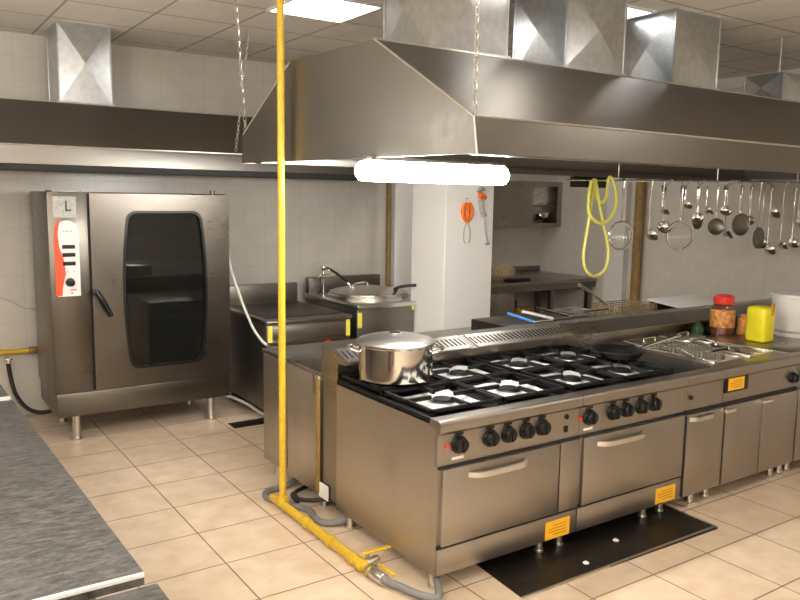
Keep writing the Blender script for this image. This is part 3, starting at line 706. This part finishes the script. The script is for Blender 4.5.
m = MB(); m.tube([(4.20, 6.25, 1.0), (4.0, 6.0, 1.045), (4.03, 5.93, 1.075), (4.15, 5.86, 1.09)], .014, 10); m.build('lid_handle', 'blackr', ld)
m = MB(); m.tube([(3.80, 6.42, 1.02), (3.80, 6.42, 1.06), (3.95, 6.42, 1.07), (3.95, 6.42, 1.03)], .012, 8, 4); m.build('lid_grip', 'chrome', ld)
m = MB(); m.box(3.55, 4.40, 6.87, 6.95, .93, 1.09, .006); m.build('backsplash', 'steel_dull', t)
m = MB(); m.tube([(3.62, 6.70, .93), (3.62, 6.70, 1.16), (3.64, 6.62, 1.20), (3.72, 6.40, 1.08), (3.74, 6.38, 1.03)], .014, 10); m.cyl((3.56, 6.70, 1.12), (3.68, 6.70, 1.12), .018, n=12); m.lathe([(0, 0), (.02, 0), (.026, .02), (.02, .04), (0, .045)], (3.62, 6.70, 1.18), 14)
m.build('faucet', 'chrome', t)
hazard(3.555, 3.60, .72, .86, 5.928, t)
box(4.15, 4.18, 5.924, 5.929, .85, .89).build('yellow_tape', 'hazard', t, smooth=False)
for x in (3.62, 4.34):
    for y in (6.12, 6.85): m = MB(); m.cyl((x, y, 0), (x, y, .10), .024, n=12); m.build('foot', 'satin', t)
o = MB().tube([(4.60, 7.03, .0), (4.60, 7.03, 3.17)], .026, 14, 0).build('brown_pipe', 'ochre', org=(4.6, 7.03, 0)); tag(o, 'thin brown pipe up the back wall left of the white pillar', 'pipe')
o = MB().tube([(7.38, 5.95, .0), (7.38, 5.95, 3.06)], .055, 18, 0).build('brown_pipe', 'ochre', org=(7.38, 5.9, 0)); tag(o, 'thick brown pipe up the right wall behind the hanging strainer', 'pipe')

# ------------------------------------------------------------------ recess: wall cabinet and counter
t = thing('wall_cabinet', 'steel wall cabinet with an open compartment, right of the white pillar', 'cabinet', (6.8, 7.43, 1.56))
m = MB(); m.plate([(5.75, 1.555), (7.44, 1.555), (7.44, 2.13), (5.75, 2.13)], [[(6.93, 1.60), (7.36, 1.60), (7.36, 2.07), (6.93, 2.07)]], 7.25, 7.27)
m.box(5.75, 7.44, 7.27, 7.61, 1.555, 1.575); m.box(5.75, 7.44, 7.27, 7.61, 2.11, 2.13); m.box(5.75, 5.77, 7.27, 7.61, 1.575, 2.11); m.box(7.42, 7.44, 7.27, 7.61, 1.575, 2.11); m.box(6.88, 6.90, 7.27, 7.61, 1.575, 2.11); m.box(5.77, 7.42, 7.60, 7.612, 1.575, 2.11)
m.build('body', 'steel', t, smooth=False)
box(6.93, 7.36, 7.28, 7.56, 1.815, 1.83).build('shelf', 'steel_dull', t, smooth=False)
for i in range(2):
    m = MB(); m.lathe([(0, 0), (.11-.02*i, 0), (.14-.02*i, .06), (.135-.02*i, .06), (.10-.02*i, .008), (0, .008)], (7.10+.13*i, 7.42-.03*i, 1.583+.066*i), 24, Matrix.Rotation(.25*(1-2*i), 4, 'X') if i else None)
    o = m.build('metal_bowl', 'chrome', org=(7.1, 7.42, 1.58)); tag(o, ['shiny metal bowl at the bottom of the open wall cabinet', 'shiny metal bowl tipped on top of the other in the wall cabinet'][i], 'bowl', 'bowls in the wall cabinet')
t = thing('steel_counter', 'steel counter with a low backsplash in the recess behind the white pillar', 'counter', (6.4, 7.0, 0))
box(5.35, 7.43, 6.58, 7.61, .905, .945, .004).build('counter_top', 'steel', t)
box(5.35, 7.43, 6.60, 6.62, .83, .91).build('apron', 'steel_dull', t)
box(5.35, 7.42, 7.585, 7.612, .94, 1.02, .003).build('backsplash', 'steel_dull', t)
box(5.40, 7.38, 6.66, 7.58, .28, .30, .003).build('undershelf', 'steel_dull', t)
for x in (5.45, 6.72, 7.36):
    for y in (6.66, 7.54): box(x-.03, x+.03, y-.03, y+.03, 0, .91, .003).build('leg', 'steel_dull', t)
box(5.36, 6.10, 6.70, 7.5, .30, .86, .004); 
o = box(5.5, 6.22, 6.75, 7.5, .302, .86, .006).build('under_counter_fridge', 'steel', org=(5.9, 7, .3)); tag(o, 'steel appliance under the recess counter beside the pillar', 'appliance')
m = MB(); m.lathe([(.0, 0), (.13, 0), (.17, .05), (.17, .09), (.15, .14), (.08, .18), (0, .19)], (6.14, 6.91, .946), 24)
o = m.build('bread_basket', 'bread', org=(6.1, 6.8, .95)); tag(o, 'rounded brown basket on the left of the recess counter', 'basket')
m = MB(); m.box(6.00, 6.35, 6.64, 6.72, .946, .985, .004); o = m.build('dark_tray', 'black', org=(6.2, 6.68, .95)); tag(o, 'dark tray in front of the rounded basket on the recess counter', 'tray')
for (x, y, z, r, h, mt, lab) in ((6.40, 6.85, .302, .10, .30, 'brown', 'amber canister under the recess counter, left one'), (6.58, 6.90, .302, .09, .28, 'brown', 'amber canister under the recess counter, right one'), (6.46, 7.15, .302, .12, .42, 'black', 'black pot under the recess counter behind the amber canisters')):
    m = MB(); m.lathe([(0, 0), (r, 0), (r, h*.8), (r*.6, h*.92), (r*.6, h), (0, h)], (x, y, z), 20); o = m.build('canister', mt, org=(x, y, z)); tag(o, lab, 'canister')

# ------------------------------------------------------------------ things hanging on the pillar
t = thing('kitchen_scissors', 'orange-handled scissors hanging on the white pillar, left of two', 'scissors', (4.43, 5.47, 1.78))
m = MB(); m.cyl((4.43, 5.503, 1.90), (4.43, 5.47, 1.90), .005, n=8); m.build('hook', 'satin', t)
m = MB()
for sx in (-1, 1): m.tube([(4.43+sx*.002, 5.475, 1.70), (4.43+sx*.045, 5.475, 1.74), (4.43+sx*.055, 5.475, 1.80), (4.43+sx*.025, 5.475, 1.85), (4.43-sx*.002, 5.475, 1.80)], .017, 10, 6, True)
m.build('handle', 'orange', t)
m = MB()
m.tube([(4.43, 5.478, 1.70), (4.40, 5.478, 1.62), (4.395, 5.478, 1.54), (4.415, 5.478, 1.50)], .006, 8); m.tube([(4.43, 5.478, 1.70), (4.465, 5.478, 1.62), (4.47, 5.478, 1.54), (4.455, 5.478, 1.50)], .006, 8)
m.build('blade', 'satin', t)
t = thing('peeling_tool', 'tool with an orange and white grip and a long steel shaft, right on the pillar', 'tool', (4.60, 5.47, 1.85))
m = MB(); m.cyl((4.58, 5.503, 1.98), (4.58, 5.46, 1.98), .005, n=8); m.build('hook', 'satin', t)
m = MB(); m.tube([(4.56, 5.475, 1.93), (4.60, 5.475, 1.93), (4.63, 5.475, 1.90)], .024, 12); m.build('orange_grip', 'orange', t)
m = MB(); m.tube([(4.55, 5.475, 1.96), (4.58, 5.475, 2.0), (4.62, 5.475, 1.98)], .018, 10); m.tube([(4.58, 5.475, 1.89), (4.60, 5.475, 1.80), (4.63, 5.475, 1.74)], .026, 12); m.build('grip_body', 'greylabel', t)
m = MB(); m.tube([(4.63, 5.475, 1.76), (4.65, 5.475, 1.62), (4.68, 5.475, 1.50)], .009, 8, 4); m.cyl((4.66, 5.475, 1.485), (4.70, 5.475, 1.495), .012, n=10); m.build('shaft', 'satin', t)

# ------------------------------------------------------------------ utensil rail
def railz(x): return 2.052+(x-4.6)*.018
t = thing('utensil_rail', 'steel rail under the island hood that carries ladles and strainers', 'rail', (5.9, 4.0, 2.06))
MB().tube([(4.15, 4.0, railz(4.15)), (7.34, 4.0, railz(7.34))], .009, 10, 0).build('bar', 'chrome', t)
for x in (4.7, 5.95, 7.2): MB().cyl((x, 4.0, railz(x)), (x, 4.0, 2.37), .005, n=8).build('hanger', 'satin', t)
o = box(4.23, 4.60, 4.008, 4.05, 1.995, 2.075, .004).build('hose_bracket', 'black', org=(4.4, 4.04, 2.03)); tag(o, 'dark bracket behind the top of the yellow hose', 'bracket')
def uz(L): return L
def utensil(x, L, kind, r, yaw, label, wide=False, dy=0.):
    zr = railz(x); y = 4.0+dy; r = r*1.15; yaw = yaw*.6-.3
    nm = {'ladle': 'ladle', 'spider': 'wire_strainer', 'skimmer': 'skimmer'}[kind]
    t = thing(nm, label, nm.replace('_', ' '), (x, y, zr), 'utensils hanging on the rail')
    hook = [(x, 4.0+.0, zr-.012), (x, 4.012, zr-.004), (x, 4.012, zr+.010), (x, 4.0, zr+.014), (x, 3.988, zr+.006), (x, y-.008, zr-.04), (x, y-.004, zr-.08)]
    m = MB(); m.tube(hook, .004, 6, 3)
    zh = zr-L+r*(.95 if kind != 'ladle' else .2)
    m.tube([(x, y-.004, zr-.07), (x, y, zh)], .0055, 8, 0)
    w = .026 if wide else .012
    m.box(x-w, x+w, y-.006, y-.001, zr-L*.68, zr-.035, .002)
    m.build('handle', 'chrome', t)
    m = MB(); R = Matrix.Rotation(yaw, 4, 'Z')
    if kind == 'ladle':
        prof = [(0, -r*.8), (r*.5, -r*.7), (r*.85, -r*.35), (r, 0), (r*.94, 0), (r*.8, -r*.3), (r*.45, -r*.62), (0, -r*.7)]
        m.lathe(prof, (x, y, zr-L), 22, R @ Matrix.Translation((0, -r*.7, 0)) @ Matrix.Rotation(.95, 4, 'X'))
        m.tube([Vector((x, y, zh)), Vector((x, y, zr-L+.005))], .0055, 8, 0)
    elif kind == 'skimmer':
        prof = [(0, .0), (r*.7, .004), (r*.95, .016), (r, .02), (r, .014), (r*.7, -.002), (0, -.006)]
        m.lathe(prof, (x, y, zr-L), 28, R @ Matrix.Rotation(PI/2, 4, 'X'))
    else:
        pts = [Vector((x, y, zr-L))+(R @ Vector((r*math.cos(a), 0, r*math.sin(a)))) for a in [2*PI*k/24 for k in range(24)]]
        m.tube(pts, .0085, 6, 0, True)
    h = m.build('bowl' if kind != 'spider' else 'rim', 'chrome' if kind != 'skimmer' else 'steel_dull', t)
    if kind == 'spider':
        m = MB()
        for k in range(-5, 6):
            u = k/6; hw = r*math.sqrt(1-u*u); n = 6
            for ax in (0, 1):
                pp = []
                for j in range(n+1):
                    s_ = -1+2*j/n; q = (u*r, hw*s_) if ax else (hw*s_, u*r); dep = .05*(1-(q[0]**2+q[1]**2)/r/r)
                    pp.append(Vector((x, y, zr-L))+(R @ Vector((q[0], dep, q[1]))))
                m.tube(pp, .0011, 4, 0)
        m.build('mesh', 'satin', h)
    return t
U = [(4.76, .42, 'spider', .092, .1, 'round wire strainer at the left end of the utensil rail, alone', 0, 0),
 (5.09, .42, 'ladle', .048, .5, 'small ladle just right of the leftmost strainer', 0, 0),
 (5.24, .23, 'ladle', .040, 1.2, 'short ladle hanging highest above the second wire strainer', 1, 0),
 (5.33, .37, 'ladle', .050, -.6, 'dark ladle half behind the second wire strainer', 0, .05),
 (5.43, .44, 'spider', .100, -.2, 'round wire strainer with a broad handle in the left cluster', 1, -.04),
 (5.58, .19, 'ladle', .040, .3, 'short ladle between the second strainer and the two round skimmers', 0, .04),
 (5.65, .30, 'ladle', .042, -.9, 'medium ladle left of the two round skimmers', 0, -.04),
 (5.76, .33, 'skimmer', .062, .5, 'round skimmer in the middle of the rail, left and higher of the pair', 0, .05),
 (5.92, .38, 'skimmer', .062, -.4, 'round skimmer in the middle of the rail, right and lower of the pair', 0, -.03),
 (5.86, .24, 'ladle', .042, .8, 'short ladle above the pair of round skimmers', 0, .03),
 (6.15, .25, 'ladle', .045, -.5, 'short broad-handled ladle above the big skimmer', 1, .05),
 (6.27, .37, 'skimmer', .085, .1, 'large dark skimmer left of the broad white handles', 1, -.03),
 (6.21, .45, 'ladle', .048, .9, 'ladle hanging below the large dark skimmer', 0, .07),
 (6.43, .34, 'ladle', .042, -1.2, 'small ladle between the two large skimmers', 1, -.02),
 (6.60, .50, 'skimmer', .085, .6, 'large skimmer hanging low in the right cluster', 0, .0),
 (6.66, .60, 'ladle', .050, .2, 'ladle hanging lowest, just below the low skimmer', 0, -.07),
 (6.77, .55, 'ladle', .055, -.7, 'ladle hanging low to the right of the low skimmer', 0, .06),
 (6.72, .27, 'ladle', .055, .4, 'short ladle with the broadest bright handle in the right cluster', 1, -.04),
 (7.04, .58, 'ladle', .046, .7, 'long ladle near the right end, left one of two side by side', 0, .03),
 (7.13, .56, 'ladle', .050, -.4, 'long ladle near the right end, right one of two side by side', 0, -.03),
 (7.26, .38, 'ladle', .052, .1, 'ladle at the very right end of the utensil rail', 0, .0)]
for x, L, k, r, yw, lab, wd, dy in U: utensil(x, L, k, r, yw, lab, bool(wd), dy)

# yellow hose coil
m = MB()
m.tube([(4.37, 3.97, 2.04), (4.34, 3.96, 1.92), (4.345, 3.96, 1.82), (4.40, 3.95, 1.755), (4.49, 3.95, 1.735), (4.57, 3.95, 1.77), (4.635, 3.96, 1.86), (4.645, 3.97, 1.95), (4.61, 3.97, 2.045),
        (4.58, 3.985, 2.075), (4.57, 3.99, 2.0), (4.55, 3.985, 1.92), (4.50, 3.98, 1.885), (4.45, 3.985, 1.92), (4.43, 3.99, 2.0), (4.43, 3.99, 2.06)], .0125, 10)
m.tube([(4.41, 3.98, 2.06), (4.39, 3.975, 1.90), (4.36, 3.975, 1.70), (4.33, 3.975, 1.50), (4.36, 3.975, 1.39), (4.46, 3.975, 1.335), (4.57, 3.975, 1.38), (4.60, 3.975, 1.50), (4.57, 3.975, 1.62), (4.52, 3.975, 1.74), (4.47, 3.98, 1.90), (4.43, 3.985, 2.05)], .0115, 10)
o = m.build('yellow_hose', 'yellowhose', org=(4.48, 3.98, 2.06)); tag(o, 'coiled yellow rubber hose hanging from the bracket at the left of the rail', 'hose')

# ------------------------------------------------------------------ things on the ranges
ZG = ZT+.0385
t = thing('stock_pot', 'large shiny stock pot with a lid on the left back burner', 'pot', (2.335, 3.483, ZG))
pc = (2.335, 3.483, ZG)
m = MB(); m.lathe([(0, 0), (.175, 0), (.203, .02), (.206, .04), (.206, .20), (.214, .206), (.214, .212), (.20, .212), (.199, .04), (.17, .006), (0, .006)], pc, 48); m.build('pot_body', 'chrome', t)
ld = MB().lathe([(.217, .213), (.219, .220), (.205, .230), (.15, .246), (.09, .256), (.0, .260)], pc, 48).build('lid', 'satin', t)
m = MB(); m.lathe([(0, .256), (.03, .257), (.034, .266), (.02, .274), (0, .275)], pc, 20); m.build('lid_knob', 'chrome', ld)
for a in (-.6, PI-.6):
    m = MB(); R = Matrix.Translation(Vector(pc)) @ Matrix.Rotation(a, 4, 'Z')
    m.tube([R @ Vector(p) for p in ((.20, -.055, .165), (.245, -.05, .178), (.262, 0, .182), (.245, .05, .178), (.20, .055, .165))], .008, 8, 5); m.build('handle', 'chrome', t)
t = thing('frying_pan', 'black frying pan with a steel handle at the right back of the second range', 'frying pan', (3.955, 3.29, ZG))
pc = (3.955, 3.29, ZG+.001)
m = MB(); m.lathe([(0, 0), (.13, 0), (.165, .04), (.170, .04), (.168, .045), (.16, .043), (.126, .006), (0, .006)], pc, 44); m.build('pan_body', 'iron', t)
m = MB(); m.tube([(4.11, 3.25, ZG+.036), (4.22, 3.26, ZG+.05), (4.42, 3.28, ZG+.065), (4.60, 3.30, ZG+.075)], .011, 8); m.build('handle', 'chrome', t)

# ------------------------------------------------------------------ fryer baskets and things on top
def fry_basket(cx, cy, z, label, w=.13, l=.16, h=.11, hx=(.0, 0, 0), mat='satin', wr=.0022):
    t = thing('fryer_basket', label, 'fryer basket', (cx, cy, z), 'fryer baskets')
    m = MB()
    for zz in (z+.003, z+h): m.tube([(cx-w, cy-l, zz), (cx+w, cy-l, zz), (cx+w, cy+l, zz), (cx-w, cy+l, zz)], .004, 6, 0, True)
    n = 12
    for k in range(n+1):
        x = cx-w+2*w*k/n; m.tube([(x, cy-l, z+h), (x, cy-l, z+.003), (x, cy+l, z+.003), (x, cy+l, z+h)], wr, 4, 0)
        y = cy-l+2*l*k/n; m.tube([(cx-w, y, z+h), (cx-w, y, z+.003), (cx+w, y, z+.003), (cx+w, y, z+h)], wr, 4, 0)
    for k in range(1, 7):
        zz = z+h*k/7; m.tube([(cx-w, cy-l, zz), (cx+w, cy-l, zz), (cx+w, cy+l, zz), (cx-w, cy+l, zz)], wr, 4, 0, True)
    m.build('basket', mat, t)
    m = MB(); a = Vector((cx, cy, z+h))+Vector(hx[0]); b_ = Vector((cx, cy, z+h))+Vector(hx[1])
    m.tube([a, (a+b_)/2, b_], .012, 8, 3); m.build('handle', 'chrome', t)
    return t
fry_basket(5.50, 4.54, ZT+.001, 'wire fryer basket on the back of the island, its long handle pointing up left', .24, .16, .13, ((-.22, 0, 0), (-.56, .03, .20)), 'bread', .0042)
fry_basket(5.02, 4.70, ZT+.001, 'smaller fryer basket left of the other, handle low against it', .12, .11, .09, ((.0, -.11, 0), (.16, -.26, .03)))
m = MB()
m.tube([(5.03, 4.5, 1.03), (5.16, 4.5, .96), (5.30, 4.47, .90)], .010, 8)
t = thing('white_board', 'white cutting board lying on the back right of the island', 'cutting board', (6.5, 4.5, ZT))
box(-.36, .36, -.26, .26, -.01, .01, .004, mat=Matrix.Translation((6.5, 4.54, ZT+.075)) @ Matrix.Rotation(.09, 4, 'X')).build('board', 'boardwhite', t)
box(6.16, 6.84, 4.32, 4.36, ZT+.001, ZT+.05).build('rubber_rest', 'blackr', t); box(6.16, 6.84, 4.74, 4.78, ZT+.001, ZT+.084).build('rubber_rest', 'blackr', t)
# small things on the left of the rib
for (x, y, mt, lab, dx, dy) in ((4.15, 4.42, 'white', 'white-handled spatula on the back of the island, middle of three handles', .24, -.10), (3.98, 4.40, 'blue', 'blue-handled knife on the back of the island, leftmost of three handles', .16, -.12), (4.40, 4.52, 'chrome', 'steel tongs on the back of the island, right of the white handle', .22, -.16)):
    t = thing('kitchen_tool', lab, 'kitchen tool', (x, y, ZT), 'tools lying on the back of the island')
    m = MB(); m.tube([(x, y, ZT+.17), (x+dx*.5, y+dy*.5, ZT+.14), (x+dx, y+dy, ZT+.11)], .012, 8); m.build('grip', mt, t)
    m = MB(); m.box(x+dx-.01, x+dx+.20, y+dy-.015, y+dy+.015, ZT+.102, ZT+.110, .002); m.build('blade', 'satin', t)
t = thing('tool_tray', 'steel tray under the loose tools on the back of the island', 'tray', (4.3, 4.42, ZT))
m = MB(); m.box(3.85, 4.80, 4.15, 4.68, ZT+.001, ZT+.10, .01); m.build('tray_body', 'char', t)

# red-capped jar, green bottles, yellow tub, white bucket
t = thing('sauce_jar', 'glass jar with an orange label and red cap right of the white board', 'jar', (5.78, 3.63, ZT))
jc = (5.55, 3.60, ZT)
m = MB(); m.lathe([(0, 0), (.085, 0), (.092, .02), (.092, .20), (.07, .235), (.06, .25), (0, .25)], jc, 28); m.build('glass', 'glassjar', t)
m = MB(); m.lathe([(.0935, .06), (.0935, .20), (.0920, .20), (.0920, .06), (.0935, .06)], jc, 28); m.build('paper_label', 'label', t)
m = MB(); m.lathe([(0, .244), (.075, .244), (.078, .26), (.076, .30), (.06, .315), (0, .315)], jc, 28); m.build('cap', 'red', t)
for i, (x, y, mt, h, r, lab) in enumerate(((5.74, 3.66, 'green', .19, .06, 'green container between the red-capped jar and the yellow tub'), (5.36, 3.69, 'green', .09, .045, 'low dark green pot left of the red-capped jar'), (5.70, 3.50, 'label', .16, .055, 'small orange and green packet in front of the green container'))):
    m = MB(); m.lathe([(0, 0), (r, 0), (r*1.05, .02), (r, h*.7), (r*.6, h*.85), (r*.6, h), (0, h)], (x, y, ZT), 22); o = m.build('spice_container', mt, org=(x, y, ZT)); tag(o, lab, 'container')
t = thing('yellow_tub', 'bright yellow plastic tub with a dark handle slot, left of the white bucket', 'tub', (5.52, 3.22, ZT))
m = MB(); m.box(5.42, 5.575, 3.17, 3.33, ZT, ZT+.27, .03, 3); m.build('tub_body', 'yellowbox', t)
m = MB(); m.box(5.50, 5.53, 3.162, 3.18, ZT+.21, ZT+.295, .004); m.build('spatula_handle', 'brown', t)
t = thing('white_bucket', 'white plastic bucket with a red handle at the right edge', 'bucket', (5.85, 3.2, ZT))
m = MB(); m.lathe([(0, 0), (.155, 0), (.16, .01), (.188, .31), (.198, .315), (.198, .335), (.0, .34)], (6.03, 3.27, ZT), 36); m.build('bucket_body', 'white', t)
m = MB(); m.tube([(5.870, 3.13, ZT+.29), (5.880, 3.075, ZT+.325), (5.950, 3.055, ZT+.328), (6.020, 3.055, ZT+.322), (6.050, 3.065, ZT+.26)], .009, 8); m.build('bail_handle', 'red', t)
m = MB(); m.lathe([(.163, .03), (.164, .05), (.162, .05), (.161, .03), (.163, .03)], (6.03, 3.27, ZT), 36); m.build('rim_band', 'greylabel', t)
# ladles and lids on the fryer
def lid(x, y, z, w, d, tilt, label):  # loose lids of the fryer, filed with the trays
    t = thing('fryer_lid', label, 'tray', (x, y, z), 'steel lids on the fryer')
    mt = Matrix.Translation((x, y, z)) @ Matrix.Rotation(tilt, 4, 'X')
    m = MB(); m.box(-w/2, w/2, -d/2, d/2, 0, .012, .004, mat=mt); m.build('lid_plate', 'satin', t)
    m = MB(); m.tube([mt @ Vector(p) for p in ((-.06, 0, .012), (-.055, 0, .035), (.055, 0, .035), (.06, 0, .012))], .006, 8, 4); m.build('grip', 'chrome', t)
lid(4.66, 3.60, ZT+.010, .34, .20, .06, 'flat steel lid lying behind the left fryer well')
lid(5.08, 3.62, ZT+.010, .34, .18, .05, 'flat steel lid lying behind the right fryer well')
def flat_ladle(p0, p1, r, label, name='ladle'):
    t = thing(name, label, name, p0, 'utensils lying on the fryer')
    p0, p1 = Vector(p0), Vector(p1); d = (p1-p0)
    m = MB(); m.tube([p0, p0+d*.3+Vector((0, 0, .01)), p1], .007, 8, 4); m.build('handle', 'chrome', t)
    m = MB(); m.lathe([(0, -r*.35), (r*.6, -r*.28), (r, .0), (r*.94, .0), (r*.55, -r*.2), (0, -r*.27)], p0-d.normalized()*r*.8+Vector((0, 0, .008)), 22); m.build('bowl', 'chrome', t)
flat_ladle((4.62, 3.42, ZT+.035), (4.30, 2.98, ZT+.06), .05, 'steel skimmer lying across the left fryer well, handle towards the front')
flat_ladle((4.95, 3.25, ZT+.035), (5.36, 3.50, ZT+.11), .05, 'steel ladle lying across the right fryer well, handle up to the right')
flat_ladle((4.84, 3.22, ZT+.025), (4.86, 3.60, ZT+.05), .04, 'short steel ladle on the strip between the fryer wells')
fry_basket(4.65, 3.27, ZT-.06, 'fryer basket hanging in the left fryer well', .11, .19, .10, ((0, -.19, 0), (.02, -.30, .04)))

for o in bpy.data.objects:
    if 'org_' in o: del o['org_']

# ------------------------------------------------------------------ unseen fill lamps added to brighten the room
for nm, loc, e in (('front_fill', (.5, -1.0, 2.5), 115), ('left_fill', (-.8, 1.6, 2.45), 100), ('rear_fill', (-.8, 4.8, 2.45), 34)):
    l = bpy.data.lights.new(nm, 'POINT'); l.energy = e; l.shadow_soft_size = .2; l.color = (1, .95, .88)
    o = bpy.data.objects.new(nm, l); C.objects.link(o); o.location = loc
# ------------------------------------------------------------------ world, camera
w = bpy.data.worlds.new('World'); S.world = w; w.use_nodes = True
w.node_tree.nodes['Background'].inputs[0].default_value = (.9, .85, .8, 1); w.node_tree.nodes['Background'].inputs[1].default_value = .05
cam = bpy.data.cameras.new('Camera'); co = bpy.data.objects.new('Camera', cam); C.objects.link(co); S.camera = co
yaw, pit, rol = map(math.radians, (34.1144, 7.5574, .8927))
f = Vector((math.sin(yaw)*math.cos(pit), math.cos(yaw)*math.cos(pit), -math.sin(pit))); r = Vector((math.cos(yaw), -math.sin(yaw), 0)); u = r.cross(f)
c, s_ = math.cos(rol), math.sin(rol); r2 = c*r+s_*u; u2 = -s_*r+c*u
mt = Matrix((r2, u2, -f)).transposed().to_4x4(); mt.translation = Vector((0, 0, 1.9)); co.matrix_world = mt
cam.sensor_width = 36; cam.sensor_fit = 'HORIZONTAL'; cam.lens = 772.19/800*36; cam.clip_start = .05
S.view_settings.view_transform = 'Standard'; S.view_settings.look = 'None'; S.view_settings.gamma = 1; S.view_settings.use_curve_mapping = False
S.view_settings.exposure = .22
